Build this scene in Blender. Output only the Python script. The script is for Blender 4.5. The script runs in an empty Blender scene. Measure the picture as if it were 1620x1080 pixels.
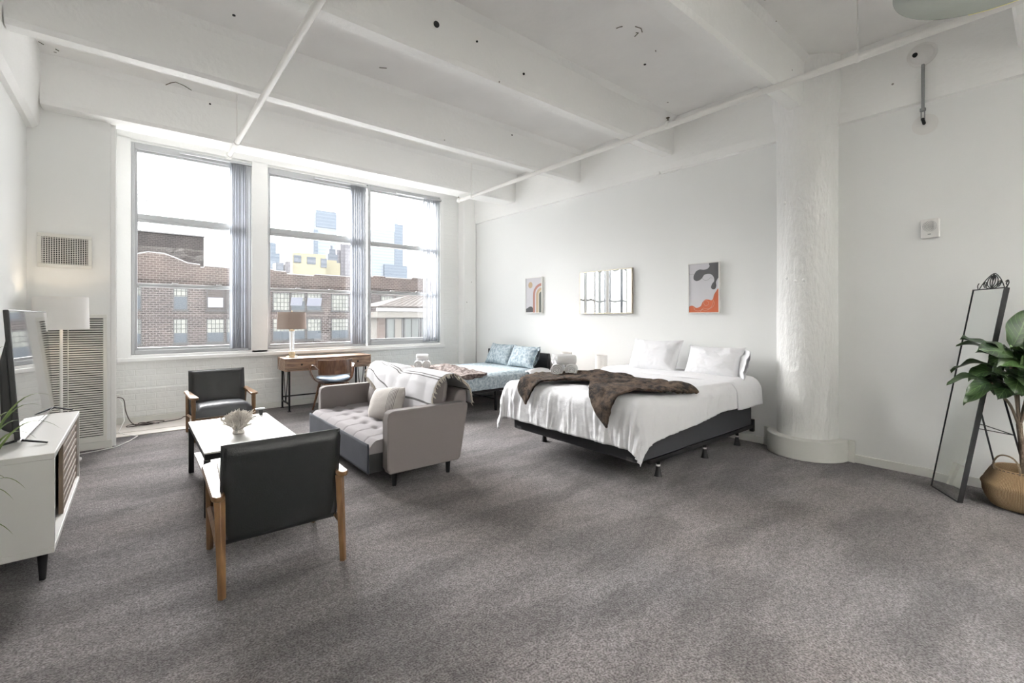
import bpy, bmesh, math, random
from mathutils import Vector, Matrix, noise
random.seed(7)
PI = math.pi
C = bpy.context.scene.collection
SC = bpy.context.scene

# ------------------------------------------------------------------ camera
CAM_H, CAM_F, CAM_YAW, HORIZON = 1.35, 721.5, math.radians(39.56), 501.2
cd = bpy.data.cameras.new('camera'); cam = bpy.data.objects.new('camera', cd); C.objects.link(cam)
cam.location = (0, 0, CAM_H); cam.rotation_euler = (PI/2, 0, -CAM_YAW)
cd.sensor_width = 36; cd.sensor_fit = 'HORIZONTAL'; cd.lens = CAM_F*36/1620
cd.shift_y = -(540-HORIZON)/1620; cd.clip_start = .05; cd.clip_end = 2000
SC.camera = cam

# ------------------------------------------------------------------ world (bright overcast sky), exposure
SKY = 4.0
SUN_E, SUN_ELEV, SUN_AZ, SUN_ANG = 17.0, 33, 8, 50      # hazy sun glow behind the roofs opposite
w = bpy.data.worlds.new('overcast'); SC.world = w; w.use_nodes = True
bg = w.node_tree.nodes['Background']; bg.inputs[0].default_value = (.97, .985, 1, 1); bg.inputs[1].default_value = SKY
SC.view_settings.view_transform = 'Standard'; SC.view_settings.look = 'None'
SC.view_settings.exposure = 0.84; SC.view_settings.gamma = 1; SC.view_settings.use_curve_mapping = False
SC.cycles.use_denoising = True
SC.cycles.max_bounces = 14; SC.cycles.diffuse_bounces = 9; SC.cycles.glossy_bounces = 5
SC.cycles.transmission_bounces = 6; SC.cycles.transparent_max_bounces = 10
SC.cycles.sample_clamp_indirect = 8; SC.cycles.caustics_reflective = False; SC.cycles.caustics_refractive = False
FILL_W = 235     # each fill lamp added at the unseen end of the loft

def light(name, kind, loc, power, color=(1, 1, 1), size=.1, rot=(0, 0, 0), parent=None, **k):
    d = bpy.data.lights.new(name, kind); d.energy = power; d.color = color
    if kind == 'POINT': d.shadow_soft_size = size
    if kind == 'AREA': d.shape = k.get('shape', 'SQUARE'); d.size = size
    o = bpy.data.objects.new(name, d); C.objects.link(o); o.location = loc; o.rotation_euler = rot
    if parent: o.parent = parent
    return o
sd = bpy.data.lights.new('hazy_sun', 'SUN'); sd.energy = SUN_E; sd.angle = math.radians(SUN_ANG); sd.color = (1, .985, .97)
so_ = bpy.data.objects.new('hazy_sun', sd); C.objects.link(so_)
e_, a_ = math.radians(SUN_ELEV), math.radians(SUN_AZ)
so_.rotation_euler = Vector((-math.sin(a_)*math.cos(e_), math.cos(a_)*math.cos(e_), math.sin(e_))).to_track_quat('Z', 'Y').to_euler()
# portals: sampling aids in the three window openings (they emit nothing)
for x0, x1 in ((-.04, 1.30), (1.516, 3.02), (3.05, 4.44)):
    d = bpy.data.lights.new('window_portal', 'AREA'); d.shape = 'RECTANGLE'; d.size = x1-x0; d.size_y = 2.75
    d.cycles.is_portal = True
    o = bpy.data.objects.new('window_portal', d); C.objects.link(o)
    o.location = ((x0+x1)/2, 7.72, 2.2); o.rotation_euler = (-PI/2, 0, 0)

# ------------------------------------------------------------------ materials
def mat(name, col, rough=.6, metal=0, spec=.5, bump=0, bscale=60, var=0, vscale=3, col2=None, streak=None, sheen=0,
        specks=0, trans=0, emit=None, es=0, coat=0, detail=4, brick=None, coord='Object'):
    m = bpy.data.materials.new(name); m.use_nodes = True
    nt = m.node_tree; N = nt.nodes; L = nt.links; b = N['Principled BSDF']
    b.inputs['Base Color'].default_value = (*col, 1); b.inputs['Roughness'].default_value = rough
    b.inputs['Metallic'].default_value = metal; b.inputs['Specular IOR Level'].default_value = spec
    b.inputs['Coat Weight'].default_value = coat
    if sheen: b.inputs['Sheen Weight'].default_value = sheen
    if trans: b.inputs['Transmission Weight'].default_value = trans
    if emit: b.inputs['Emission Color'].default_value = (*emit, 1); b.inputs['Emission Strength'].default_value = es
    tc = N.new('ShaderNodeTexCoord'); mp = N.new('ShaderNodeMapping'); L.new(tc.outputs[coord], mp.inputs[0])
    if streak: mp.inputs['Scale'].default_value = streak
    out = None
    if var or col2:
        n = N.new('ShaderNodeTexNoise'); n.inputs['Scale'].default_value = vscale; n.inputs['Detail'].default_value = detail
        L.new(mp.outputs[0], n.inputs['Vector'])
        r = N.new('ShaderNodeValToRGB'); c2 = col2 or tuple(c*(1-var) for c in col)
        r.color_ramp.elements[0].position = .35; r.color_ramp.elements[1].position = .65
        r.color_ramp.elements[0].color = (*c2, 1); r.color_ramp.elements[1].color = (*col, 1)
        L.new(n.outputs[0], r.inputs[0]); out = r.outputs[0]
    if specks:
        v = N.new('ShaderNodeTexVoronoi'); v.inputs['Scale'].default_value = 3.0; L.new(tc.outputs['Object'], v.inputs['Vector'])
        t = N.new('ShaderNodeMath'); t.operation = 'LESS_THAN'; t.inputs[1].default_value = .034*specks
        L.new(v.outputs['Distance'], t.inputs[0])
        mx = N.new('ShaderNodeMixRGB'); L.new(t.outputs[0], mx.inputs[0])
        if out: L.new(out, mx.inputs[1])
        else: mx.inputs[1].default_value = (*col, 1)
        mx.inputs[2].default_value = (.30, .28, .25, 1); out = mx.outputs[0]
    if brick:
        bt = N.new('ShaderNodeTexBrick'); bt.inputs['Scale'].default_value = brick[0]
        bt.inputs['Color1'].default_value = (*col, 1); bt.inputs['Color2'].default_value = (*brick[1], 1); bt.inputs['Mortar'].default_value = (*brick[2], 1)
        bt.inputs['Mortar Size'].default_value = .015
        mp2 = N.new('ShaderNodeMapping'); mp2.inputs['Rotation'].default_value = (PI/2, 0, 0); L.new(tc.outputs['Object'], mp2.inputs[0])
        L.new(mp2.outputs[0], bt.inputs['Vector']); out = bt.outputs['Color'] if not out else out
    if out: L.new(out, b.inputs['Base Color'])
    if bump:
        n2 = N.new('ShaderNodeTexNoise'); n2.inputs['Scale'].default_value = bscale; n2.inputs['Detail'].default_value = 5
        L.new(mp.outputs[0], n2.inputs['Vector'])
        bp = N.new('ShaderNodeBump'); bp.inputs['Strength'].default_value = bump; bp.inputs['Distance'].default_value = .02
        L.new(n2.outputs[0], bp.inputs['Height']); L.new(bp.outputs[0], b.inputs['Normal'])
    return m

M = {}
M['wall'] = mat('wall_paint', (.83, .837, .826), .55, bump=.05, bscale=9)
M['ceil'] = mat('ceiling_paint', (.89, .885, .87), .6, bump=.16, bscale=14, var=.05, vscale=2, specks=1)
M['beam'] = mat('beam_paint', (.87, .87, .855), .5, bump=.3, bscale=22, specks=.8)
M['column'] = mat('column_paint', (.82, .82, .805), .42, bump=.9, bscale=34, streak=(1, 1, .33))
M['trimw'] = mat('trim_white', (.84, .84, .83), .4, bump=.06, bscale=30)
M['base'] = mat('baseboard_paint', (.74, .74, .70), .45)
M['alu'] = mat('aluminium_frame', (.44, .45, .46), .5, metal=.1)
M['blind'] = mat('vinyl_blind', (.60, .61, .63), .45, bump=.03, bscale=40)
_nt = M['blind'].node_tree; _t = _nt.nodes.new('ShaderNodeBsdfTranslucent'); _t.inputs[0].default_value = (.80, .82, .86, 1)
_m = _nt.nodes.new('ShaderNodeMixShader'); _m.inputs[0].default_value = .38; _o = [n for n in _nt.nodes if n.type == 'OUTPUT_MATERIAL'][0]
_nt.links.new(_nt.nodes['Principled BSDF'].outputs[0], _m.inputs[1]); _nt.links.new(_t.outputs[0], _m.inputs[2]); _nt.links.new(_m.outputs[0], _o.inputs[0])
M['black'] = mat('black_metal', (.009, .009, .010), .55, spec=.3)
M['blackp'] = mat('black_plastic', (.02, .02, .021), .35)
M['chrome'] = mat('chrome', (.8, .8, .8), .12, metal=1)
M['leather'] = mat('charcoal_leather', (.012, .0125, .013), .45, bump=.12, bscale=140, var=.15, vscale=20)
M['leatherl'] = mat('charcoal_leather_seat', (.040, .044, .052), .42, spec=.8, bump=.1, bscale=140)  # same leather, lightened and blued for sky glare on the seats
M['wood'] = mat('oak_frame', (.21, .115, .048), .3, streak=(6, 6, .8), col2=(.13, .065, .028), vscale=6)
M['walnut'] = mat('walnut_veneer', (.17, .085, .045), .25, streak=(14, 14, 1.5), col2=(.10, .045, .025), vscale=4, coat=.3)
M['desk'] = mat('mango_wood', (.34, .225, .145), .4, streak=(1.2, 8, 8), col2=(.15, .085, .055), vscale=5)
M['whitelam'] = mat('white_laminate', (.60, .59, .57), .42, spec=.25)
M['door'] = mat('slatted_oak', (.19, .14, .108), .7, streak=(8, 1, 8), col2=(.15, .108, .08), vscale=5)
M['doorside'] = mat('oak_edge', (.17, .12, .085), .5)
M['sofa'] = mat('mauve_grey_fabric', (.20, .178, .173), .95, bump=.15, bscale=300, sheen=.05)
M['sofaseat'] = mat('mauve_grey_seat', (.225, .208, .216), .95, bump=.15, bscale=300, sheen=.05)
M['skirt'] = mat('blue_grey_velvet', (.028, .033, .048), .9, sheen=.02, bump=.1, bscale=60)
M['mattress'] = mat('blue_floral_cotton', (.47, .53, .565), .9, col2=(.22, .28, .32), vscale=26, detail=7, bump=.05, bscale=30)
M['white'] = mat('white_cotton', (.74, .74, .76), .85, bump=.35, bscale=16)
M['towel'] = mat('white_terry', (.86, .86, .87), .95, bump=.5, bscale=160)
M['boxs'] = mat('black_box_fabric', (.024, .025, .029), .8, bump=.1, bscale=200)
M['fur'] = mat('brown_faux_fur', (.20, .13, .085), .95, col2=(.018, .010, .007), vscale=9, detail=9, bump=1.0, bscale=70)
M['fur2'] = mat('grey_brown_faux_fur', (.42, .35, .325), .9, col2=(.12, .085, .075), vscale=14, detail=7, bump=.9, bscale=60)
M['headb'] = mat('dark_headboard', (.022, .025, .028), .6)
M['shade'] = mat('white_lamp_shade', (.80, .78, .75), .8, bump=.05, bscale=200)
M['taupe'] = mat('taupe_lamp_shade', (.33, .26, .225), .7, bump=.1, bscale=200)
M['brass'] = mat('brushed_brass', (.62, .50, .34), .3, metal=.9)
M['porcelain'] = mat('white_metal', (.78, .77, .75), .35)
M['dark'] = mat('dark_cavity', (.02, .02, .02), .8)
M['steel'] = mat('galvanised_conduit', (.33, .34, .34), .4, metal=.8)
M['pipe'] = mat('painted_pipe', (.78, .77, .74), .4)
M['bronze'] = mat('sprinkler_bronze', (.10, .085, .05), .45, metal=.7)
M['coral'] = mat('bleached_coral', (.74, .70, .65), .8, bump=.5, bscale=120)
M['cord'] = mat('brown_cord', (.045, .03, .025), .5)
M['board'] = mat('pale_plywood', (.68, .63, .59), .7, streak=(1, 8, 1), var=.15, vscale=6)  # bare board coloured pale to carry the sunlight lying on it
M['bark'] = mat('trunk_bark', (.135, .105, .075), .85, bump=.6, bscale=60)
M['grass'] = mat('grass_leaf', (.09, .14, .03), .5, col2=(.20, .27, .07), vscale=5)
M['pot'] = mat('grey_pot', (.3, .3, .3), .6)
M['glassd'] = mat('frosted_disc', (.80, .86, .78), .25, trans=.55)
M['rim'] = mat('yellow_rim', (.95, .88, .25), .3)
M['bulb'] = mat('lamp_glow', (1, 1, 1), .5, emit=(1, .95, .88), es=5)
M['blueseat'] = mat('blue_cushion', (.27, .35, .45), .45)
M['gold'] = mat('champagne_frame', (.62, .56, .45), .3, metal=.8)
M['ventw'] = mat('vent_paint', (.74, .735, .70), .5)
M['outwall'] = mat('outdoor_concrete', (.14, .14, .14), .9)

def glass_thin(name, haze, refl=.08):
    m = bpy.data.materials.new(name); m.use_nodes = True; nt = m.node_tree; N = nt.nodes; L = nt.links
    for n in list(N):
        if n.type != 'OUTPUT_MATERIAL': N.remove(n)
    out = [n for n in N if n.type == 'OUTPUT_MATERIAL'][0]
    t = N.new('ShaderNodeBsdfTransparent'); g = N.new('ShaderNodeBsdfGlossy'); g.inputs['Roughness'].default_value = .02
    mx = N.new('ShaderNodeMixShader'); mx.inputs[0].default_value = refl
    L.new(t.outputs[0], mx.inputs[1]); L.new(g.outputs[0], mx.inputs[2]); last = mx.outputs[0]
    if haze:
        d = N.new('ShaderNodeBsdfTranslucent'); d.inputs[0].default_value = (.8, .82, .85, 1)
        m2 = N.new('ShaderNodeMixShader'); m2.inputs[0].default_value = haze
        L.new(last, m2.inputs[1]); L.new(d.outputs[0], m2.inputs[2]); last = m2.outputs[0]
    L.new(last, out.inputs[0]); return m
M['pane'] = glass_thin('window_glass', 0, .04)
M['screenp'] = glass_thin('window_glass_with_insect_screen', .006, .04)
M['clearcyl'] = glass_thin('clear_glass_tube', .06, .28)

def mirror_mat(name, wav=0):
    m = bpy.data.materials.new(name); m.use_nodes = True; b = m.node_tree.nodes['Principled BSDF']
    b.inputs['Base Color'].default_value = (.84, .86, .85, 1); b.inputs['Metallic'].default_value = 1; b.inputs['Roughness'].default_value = .015
    return m
M['mirror'] = mirror_mat('mirror_glass')
tvm = mat('tv_screen_glass', (.008, .009, .010), .06, spec=1.0, coat=1); M['tv'] = tvm
tvm.node_tree.nodes['Principled BSDF'].inputs['IOR'].default_value = 2.4

def carpet_mat():
    m = bpy.data.materials.new('grey_carpet'); m.use_nodes = True; nt = m.node_tree; N = nt.nodes; L = nt.links; b = N['Principled BSDF']
    b.inputs['Roughness'].default_value = 1; b.inputs['Specular IOR Level'].default_value = .1
    b.inputs['Sheen Weight'].default_value = .15
    tc = N.new('ShaderNodeTexCoord')
    def nz(scale, det, sc=(1, 1, 1), rot=0):
        mp = N.new('ShaderNodeMapping'); mp.inputs['Scale'].default_value = sc; mp.inputs['Rotation'].default_value = (0, 0, rot)
        L.new(tc.outputs['Object'], mp.inputs[0])
        n = N.new('ShaderNodeTexNoise'); n.inputs['Scale'].default_value = scale; n.inputs['Detail'].default_value = det
        L.new(mp.outputs[0], n.inputs[0]); return n.outputs[0]
    def ramp(src, a, ca, bb, cb):
        r = N.new('ShaderNodeValToRGB'); r.color_ramp.elements[0].position = a; r.color_ramp.elements[1].position = bb
        r.color_ramp.elements[0].color = (*ca, 1); r.color_ramp.elements[1].color = (*cb, 1); L.new(src, r.inputs[0]); return r.outputs[0]
    def mul(a, bb, f=1):
        x = N.new('ShaderNodeMixRGB'); x.blend_type = 'MULTIPLY'; x.inputs[0].default_value = f; L.new(a, x.inputs[1]); L.new(bb, x.inputs[2]); return x.outputs[0]
    base = ramp(nz(.55, 3), .35, (.245, .220, .211), .65, (.262, .251, .258))      # worn warm and cool areas
    brush = mul(ramp(nz(1.1, 4, (1, 2.6, 1), .5), .44, (.70, .70, .70), .54, (1, 1, 1)), ramp(nz(2.6, 3, (1, 2, 1), -.7), .40, (.86, .86, .86), .55, (1, 1, 1)))  # pile brushed both ways
    tuft = ramp(nz(115, 5), .40, (.42, .40, .40), .60, (1.0, 1.0, 1.0))
    fine = ramp(nz(34, 6), .40, (.78, .78, .78), .58, (1.12, 1.12, 1.12))
    L.new(mul(mul(mul(base, brush), tuft), fine), b.inputs['Base Color'])
    bp = N.new('ShaderNodeBump'); bp.inputs['Strength'].default_value = .9; bp.inputs['Distance'].default_value = .012
    L.new(nz(120, 4), bp.inputs['Height']); L.new(bp.outputs[0], b.inputs['Normal'])
    return m
M['carpet'] = carpet_mat()

def wallbrick_mat():
    m = mat('painted_brick', (.82, .825, .81), .5); nt = m.node_tree; N = nt.nodes; L = nt.links; b = N['Principled BSDF']
    tc = N.new('ShaderNodeTexCoord'); mp = N.new('ShaderNodeMapping'); mp.inputs['Rotation'].default_value = (PI/2, 0, 0)
    L.new(tc.outputs['Object'], mp.inputs[0])
    bt = N.new('ShaderNodeTexBrick'); bt.inputs['Scale'].default_value = 1; bt.inputs['Brick Width'].default_value = .21; bt.inputs['Row Height'].default_value = .075
    bt.inputs['Mortar Size'].default_value = .008; bt.inputs['Mortar Smooth'].default_value = .8
    bt.inputs['Color1'].default_value = bt.inputs['Color2'].default_value = (1, 1, 1, 1); bt.inputs['Mortar'].default_value = (0, 0, 0, 1)
    L.new(mp.outputs[0], bt.inputs[0])
    n = N.new('ShaderNodeTexNoise'); n.inputs['Scale'].default_value = 16; n.inputs['Detail'].default_value = 6; L.new(tc.outputs['Object'], n.inputs[0])
    ad = N.new('ShaderNodeMath'); ad.operation = 'MULTIPLY_ADD'; ad.inputs[1].default_value = .35; L.new(bt.outputs['Color'], ad.inputs[0]); L.new(n.outputs[0], ad.inputs[2])
    bp = N.new('ShaderNodeBump'); bp.inputs['Strength'].default_value = .5; bp.inputs['Distance'].default_value = .012
    L.new(ad.outputs[0], bp.inputs['Height']); L.new(bp.outputs[0], b.inputs['Normal']); return m
M['wbrick'] = wallbrick_mat()

def stripes_mat(name, base, line, marks, cord=0, rough=.9, bump=.25):
    """cotton with woven stripes at given UV positions (a real pattern of the cloth)"""
    m = mat(name, base, rough, bump=bump, bscale=150); nt = m.node_tree; N = nt.nodes; L = nt.links; b = N['Principled BSDF']
    uv = N.new('ShaderNodeUVMap'); sp = N.new('ShaderNodeSeparateXYZ'); L.new(uv.outputs[0], sp.inputs[0])
    acc = None
    for c, hw in marks:
        s = N.new('ShaderNodeMath'); s.operation = 'SUBTRACT'; s.inputs[1].default_value = c; L.new(sp.outputs[cord], s.inputs[0])
        a = N.new('ShaderNodeMath'); a.operation = 'ABSOLUTE'; L.new(s.outputs[0], a.inputs[0])
        t = N.new('ShaderNodeMath'); t.operation = 'LESS_THAN'; t.inputs[1].default_value = hw; L.new(a.outputs[0], t.inputs[0])
        if acc is None: acc = t.outputs[0]
        else:
            x = N.new('ShaderNodeMath'); x.operation = 'MAXIMUM'; L.new(acc, x.inputs[0]); L.new(t.outputs[0], x.inputs[1]); acc = x.outputs[0]
    mx = N.new('ShaderNodeMixRGB'); mx.inputs[1].default_value = (*base, 1); mx.inputs[2].default_value = (*line, 1); L.new(acc, mx.inputs[0])
    L.new(mx.outputs[0], b.inputs['Base Color']); return m

for k_ in ('fur', 'fur2'):
    for n_ in M[k_].node_tree.nodes:
        if n_.type == 'TEX_NOISE': n_.inputs['Roughness'].default_value = .78
        if n_.type == 'VALTORGB': n_.color_ramp.elements[0].position = .42; n_.color_ramp.elements[1].position = .60
        if n_.type == 'BUMP': n_.inputs['Distance'].default_value = .05
# ------------------------------------------------------------------ mesh helpers
BASE = {}
def thing(name, label, cat, loc=(0, 0, 0), rz=0, group=None, kind=None):
    o = bpy.data.objects.new(name, None); C.objects.link(o); o.location = loc; o.rotation_euler = (0, 0, rz)
    o.empty_display_size = .1; BASE[o.name] = Matrix.Translation(loc) @ Matrix.Rotation(rz, 4, 'Z')
    return tag(o, label, cat, group, kind)
def tag(o, label, cat, group=None, kind=None):
    o['label'] = label; o['category'] = cat
    if group: o['group'] = group
    if kind: o['kind'] = kind
    return o
def obj(name, bm, m, parent=None, bevel=0, sub=0, smooth=True, world=False, angle=40, seg=2, label=None):
    me = bpy.data.meshes.new(name)
    if world and parent is not None:
        p = parent
        while p.parent: p = p.parent
        bm.transform(BASE[p.name].inverted())
    bmesh.ops.recalc_face_normals(bm, faces=bm.faces)
    bm.to_mesh(me); bm.free()
    o = bpy.data.objects.new(name, me); C.objects.link(o)
    for mm in (m if isinstance(m, (list, tuple)) else [m]): me.materials.append(mm)
    if parent is not None: o.parent = parent
    if bevel:
        b = o.modifiers.new('bevel', 'BEVEL'); b.width = bevel; b.segments = seg; b.limit_method = 'ANGLE'; b.angle_limit = math.radians(35)
    if sub:
        s = o.modifiers.new('sub', 'SUBSURF'); s.levels = sub; s.render_levels = sub
    if smooth:
        for p in me.polygons: p.use_smooth = True
        try: me.set_sharp_from_angle(angle=math.radians(angle))
        except Exception: pass
    if label: o['label'] = label
    return o
def B(): return bmesh.new()
def box(bm, x0, x1, y0, y1, z0, z1, mtx=None, mi=0):
    vs = [bm.verts.new(p) for p in ((x0, y0, z0), (x1, y0, z0), (x1, y1, z0), (x0, y1, z0), (x0, y0, z1), (x1, y0, z1), (x1, y1, z1), (x0, y1, z1))]
    if mtx is not None:
        for v in vs: v.co = mtx @ v.co
    for f in ((0, 3, 2, 1), (4, 5, 6, 7), (0, 1, 5, 4), (1, 2, 6, 5), (2, 3, 7, 6), (3, 0, 4, 7)):
        fc = bm.faces.new([vs[i] for i in f]); fc.material_index = mi
    return bm
def bx(*a, **k): return box(B(), *a, **k)
def frame_of(d):
    d = d.normalized(); a = Vector((0, 0, 1)) if abs(d.z) < .9 else Vector((1, 0, 0))
    u = d.cross(a).normalized(); return u, d.cross(u).normalized()
def tube(bm, pts, r, seg=10, cap=True, closed=False, flat=1.0):
    pts = [Vector(p) for p in pts]; n = len(pts); rings = []
    u = None
    for i, p in enumerate(pts):
        d = (pts[(i+1) % n] - pts[i-1]) if closed else (pts[min(i+1, n-1)] - pts[max(i-1, 0)])
        if d.length < 1e-9: d = Vector((0, 0, 1))
        d.normalize()
        if u is None: u, v = frame_of(d)
        else:
            u = (u - d*u.dot(d)); u = u.normalized() if u.length > 1e-6 else frame_of(d)[0]
            v = d.cross(u)
        rr = r[i] if isinstance(r, (list, tuple)) else r
        rings.append([bm.verts.new(p + u*math.cos(t)*rr + v*math.sin(t)*rr*flat) for t in [2*PI*k/seg for k in range(seg)]])
    for i in range(n if closed else n-1):
        a, b = rings[i], rings[(i+1) % n]
        for k in range(seg): bm.faces.new((a[k], a[(k+1) % seg], b[(k+1) % seg], b[k]))
    if cap and not closed: bm.faces.new(rings[0][::-1]); bm.faces.new(rings[-1])
    return bm
def lathe(bm, prof, c=(0, 0, 0), seg=32, cap=True, axis=None):
    rings = []
    R = Matrix.Identity(3) if axis is None else Vector((0, 0, 1)).rotation_difference(Vector(axis)).to_matrix()
    for r, z in prof:
        rings.append([bm.verts.new(Vector(c) + R @ Vector((r*math.cos(2*PI*k/seg), r*math.sin(2*PI*k/seg), z))) for k in range(seg)])
    for a, b in zip(rings, rings[1:]):
        for k in range(seg): bm.faces.new((a[k], a[(k+1) % seg], b[(k+1) % seg], b[k]))
    if cap: bm.faces.new(rings[0][::-1]); bm.faces.new(rings[-1])
    return bm
def prism(bm, poly, fn, t0, t1):
    """poly: 2D points; fn(a,b,t) -> 3D"""
    a = [bm.verts.new(fn(x, y, t0)) for x, y in poly]; b = [bm.verts.new(fn(x, y, t1)) for x, y in poly]
    bm.faces.new(a[::-1]); bm.faces.new(b); n = len(poly)
    for i in range(n): bm.faces.new((a[i], a[(i+1) % n], b[(i+1) % n], b[i]))
    return bm
def grid(bm, nu, nv, fn, keep=None, uv=None, thick=0):
    """sheet of nu x nv cells; fn(s,t) -> Vector with s,t in 0..1"""
    vs = {}
    V = lambda i, j: vs.setdefault((i, j), bm.verts.new(fn(i/nu, j/nv)))
    uvl = bm.loops.layers.uv.verify() if uv else None
    for i in range(nu):
        for j in range(nv):
            if keep and not keep((i+.5)/nu, (j+.5)/nv): continue
            f = bm.faces.new((V(i, j), V(i+1, j), V(i+1, j+1), V(i, j+1)))
            if uv:
                for l, (a, b) in zip(f.loops, ((i, j), (i+1, j), (i+1, j+1), (i, j+1))): l[uvl].uv = uv(a/nu, b/nv)
    return bm
def solidify(o, t, off=-1):
    s = o.modifiers.new('thick', 'SOLIDIFY'); s.thickness = t; s.offset = off; return o
def nz(x, y, z=0): return noise.noise(Vector((x, y, z)))
def rotz(a): return Matrix.Rotation(a, 4, 'Z')
def place(loc, rot=(0, 0, 0)):
    return Matrix.Translation(loc) @ Matrix.Rotation(rot[2], 4, 'Z') @ Matrix.Rotation(rot[1], 4, 'Y') @ Matrix.Rotation(rot[0], 4, 'X')
def struct(name, bm, m, label, cat, **k):
    return tag(obj(name, bm, m, **k), label, cat, kind='structure')

# ------------------------------------------------------------------ room shell
XL, XR, YW, YB, ZC = -.80, 5.16, 7.53, -4.6, 3.81
ZB, ZG = 3.355, 3.162
struct('floor', bx(XL-.1, XR+.1, YB-.1, 8.0, -.12, 0), M['carpet'], 'grey mauve pile carpet across the whole loft', 'carpet floor', smooth=False)
struct('ceiling', bx(XL-.1, XR+.1, YB-.1, 7.9, ZC, ZC+.2), M['ceil'], 'off-white painted concrete ceiling slab between the beams', 'ceiling', smooth=False)
struct('wall_right', bx(XR, XR+.2, YB-.1, 7.9, 0, ZC+.1), M['wall'], 'plain white wall behind the beds with the pictures', 'wall', smooth=False)
struct('wall_left', bx(XL-.2, XL, YB-.1, 7.9, 0, ZC+.1), M['wall'], 'white wall at the television end', 'wall', smooth=False)
struct('wall_back', bx(XL-.1, XR+.1, YB-.2, YB, 0, ZC+.1), M['wall'], 'white wall behind the viewer', 'wall', smooth=False)
# window wall with three openings
b = B()
W = [(-.04, 1.30, .867, 3.575), (1.516, 3.02, .867, 3.575), (3.02, 4.44, .867, 3.60)]
box(b, XL-.1, 5.3, YW, 7.8, 0, .867); box(b, XL-.1, 5.3, YW, 7.8, 3.6, ZC+.1)
box(b, XL-.1, -.04, YW, 7.8, .867, 3.6); box(b, 1.30, 1.516, YW, 7.8, .867, 3.6); box(b, 4.44, 5.3, YW, 7.8, .867, 3.6)
box(b, -.04, 3.02, YW+.01, 7.8, 3.575, 3.6)
struct('wall_window', b, M['wbrick'], 'white painted brick wall with three tall windows', 'wall', smooth=False)
struct('trim_1', bx(-.195, 4.86, YW-.035, YW, 0.08, .44), M['wbrick'], 'low painted brick ledge under the windows', 'wall ledge', bevel=.012)
struct('trim_2', bx(-.18, 4.53, YW-.055, YW, .777, .835), M['trimw'], 'long white wooden sill under the three windows', 'window sill', bevel=.012)
b = B()
box(b, -.18, -.045, YW-.02, YW, .835, 3.62); box(b, 1.305, 1.512, YW-.02, YW, .835, 3.62); box(b, 4.445, 4.53, YW-.02, YW, .835, 3.62)
box(b, -.18, 4.53, YW-.02, YW, 3.605, 3.70); box(b, -.045, 4.445, YW-.02, YW, .835, .865)
struct('trim_3', b, M['trimw'], 'white wooden casing boards around the window openings', 'window casing', bevel=.004)
struct('baseboard_window', bx(-.195, 4.86, YW-.055, YW-.03, 0, .085), M['base'], 'baseboard along the window wall', 'baseboard', bevel=.004)
struct('baseboard_right', box(bx(XR-.018, XR, YB, 1.24, 0, .075), XR-.018, XR, 2.03, 7.33, 0, .075), M['base'], 'low cream baseboard along the wall behind the beds', 'baseboard', bevel=.004)
struct('trim_4', bx(4.86, XR, 7.33, YW+.02, 0, ZC), M['beam'], 'square painted pier in the far corner right of the windows', 'pier', bevel=.03)
# girders along both side walls (their lower edge makes the ledge on the walls)
struct('trim_5', prism(B(), [(XR, ZG), (XR-.03, ZG+.012), (XR-.045, ZG+.1), (XR-.045, ZC), (XR, ZC)], lambda a, z, t: Vector((a, t, z)), YB, 7.33),
       M['beam'], 'painted concrete girder along the top of the right wall', 'girder', smooth=False)
struct('trim_6', prism(B(), [(XL, ZG), (-.76, ZG), (-.72, ZG+.035), (-.68, ZG+.40), (-.68, ZC), (XL, ZC)], lambda a, z, t: Vector((a, t, z)), YB, 7.5),
       M['beam'], 'painted concrete girder along the top of the left wall', 'girder', smooth=False)
# crack in the plaster under the girder
struct('trim_7', box(box(bx(XR-.048, XR-.028, 2.96, 3.24, ZG-.012, ZG+.02), XR-.052, XR-.03, 3.02, 3.12, ZG-.022, ZG-.008), XR-.047, XR-.028, 3.26, 3.34, ZG-.004, ZG+.03), M['beam'], 'chipped plaster lump on the edge above the middle of the right wall', 'plaster', bevel=.008)
def beam(name, y0, w_, label):
    c = .035
    poly = [(y0, ZB+c), (y0+c, ZB), (y0+w_-c, ZB), (y0+w_, ZB+c), (y0+w_+.02, ZC), (y0-.02, ZC)]
    poly = [(y0-.05, ZC), (y0-.015, ZC-.06), (y0, ZB+c), (y0+c*.6, ZB), (y0+w_-c*.6, ZB), (y0+w_, ZB+c), (y0+w_+.015, ZC-.06), (y0+w_+.05, ZC)]
    n = 24; bm = B(); rows = []
    for k in range(n+1):
        x = -.69 + (XR-.04+.69)*k/n
        rows.append([bm.verts.new((x, p + .004*nz(x*2.1, p*9, y0), z + (.005*nz(x*2.7, p*7, y0+3) if z < ZC-.1 else 0))) for p, z in poly])
    for a, d in zip(rows, rows[1:]):
        for j in range(len(poly)-1): bm.faces.new((a[j], d[j], d[j+1], a[j+1]))
    bm.faces.new(rows[0]); bm.faces.new(rows[-1][::-1])
    return struct(name, bm, M['beam'], label, 'ceiling beam', angle=25)
beam('ceiling_beam', 6.10, .36, 'wide ceiling beam nearest the windows')
beam('ceiling_beam', 4.59, .15, 'slim ceiling beam next in from the window beam')
beam('ceiling_beam', 3.07, .15, 'slim ceiling beam crossing over the sofa and the near bed')
beam('ceiling_beam', 1.575, .15, 'ceiling beam that lands on the round column')
beam('ceiling_beam', .07, .15, 'ceiling beam end cut by the upper right corner')
for yb in (-1.43, -2.93): beam('ceiling_beam', yb, .15, 'ceiling beam behind the viewer')

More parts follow.
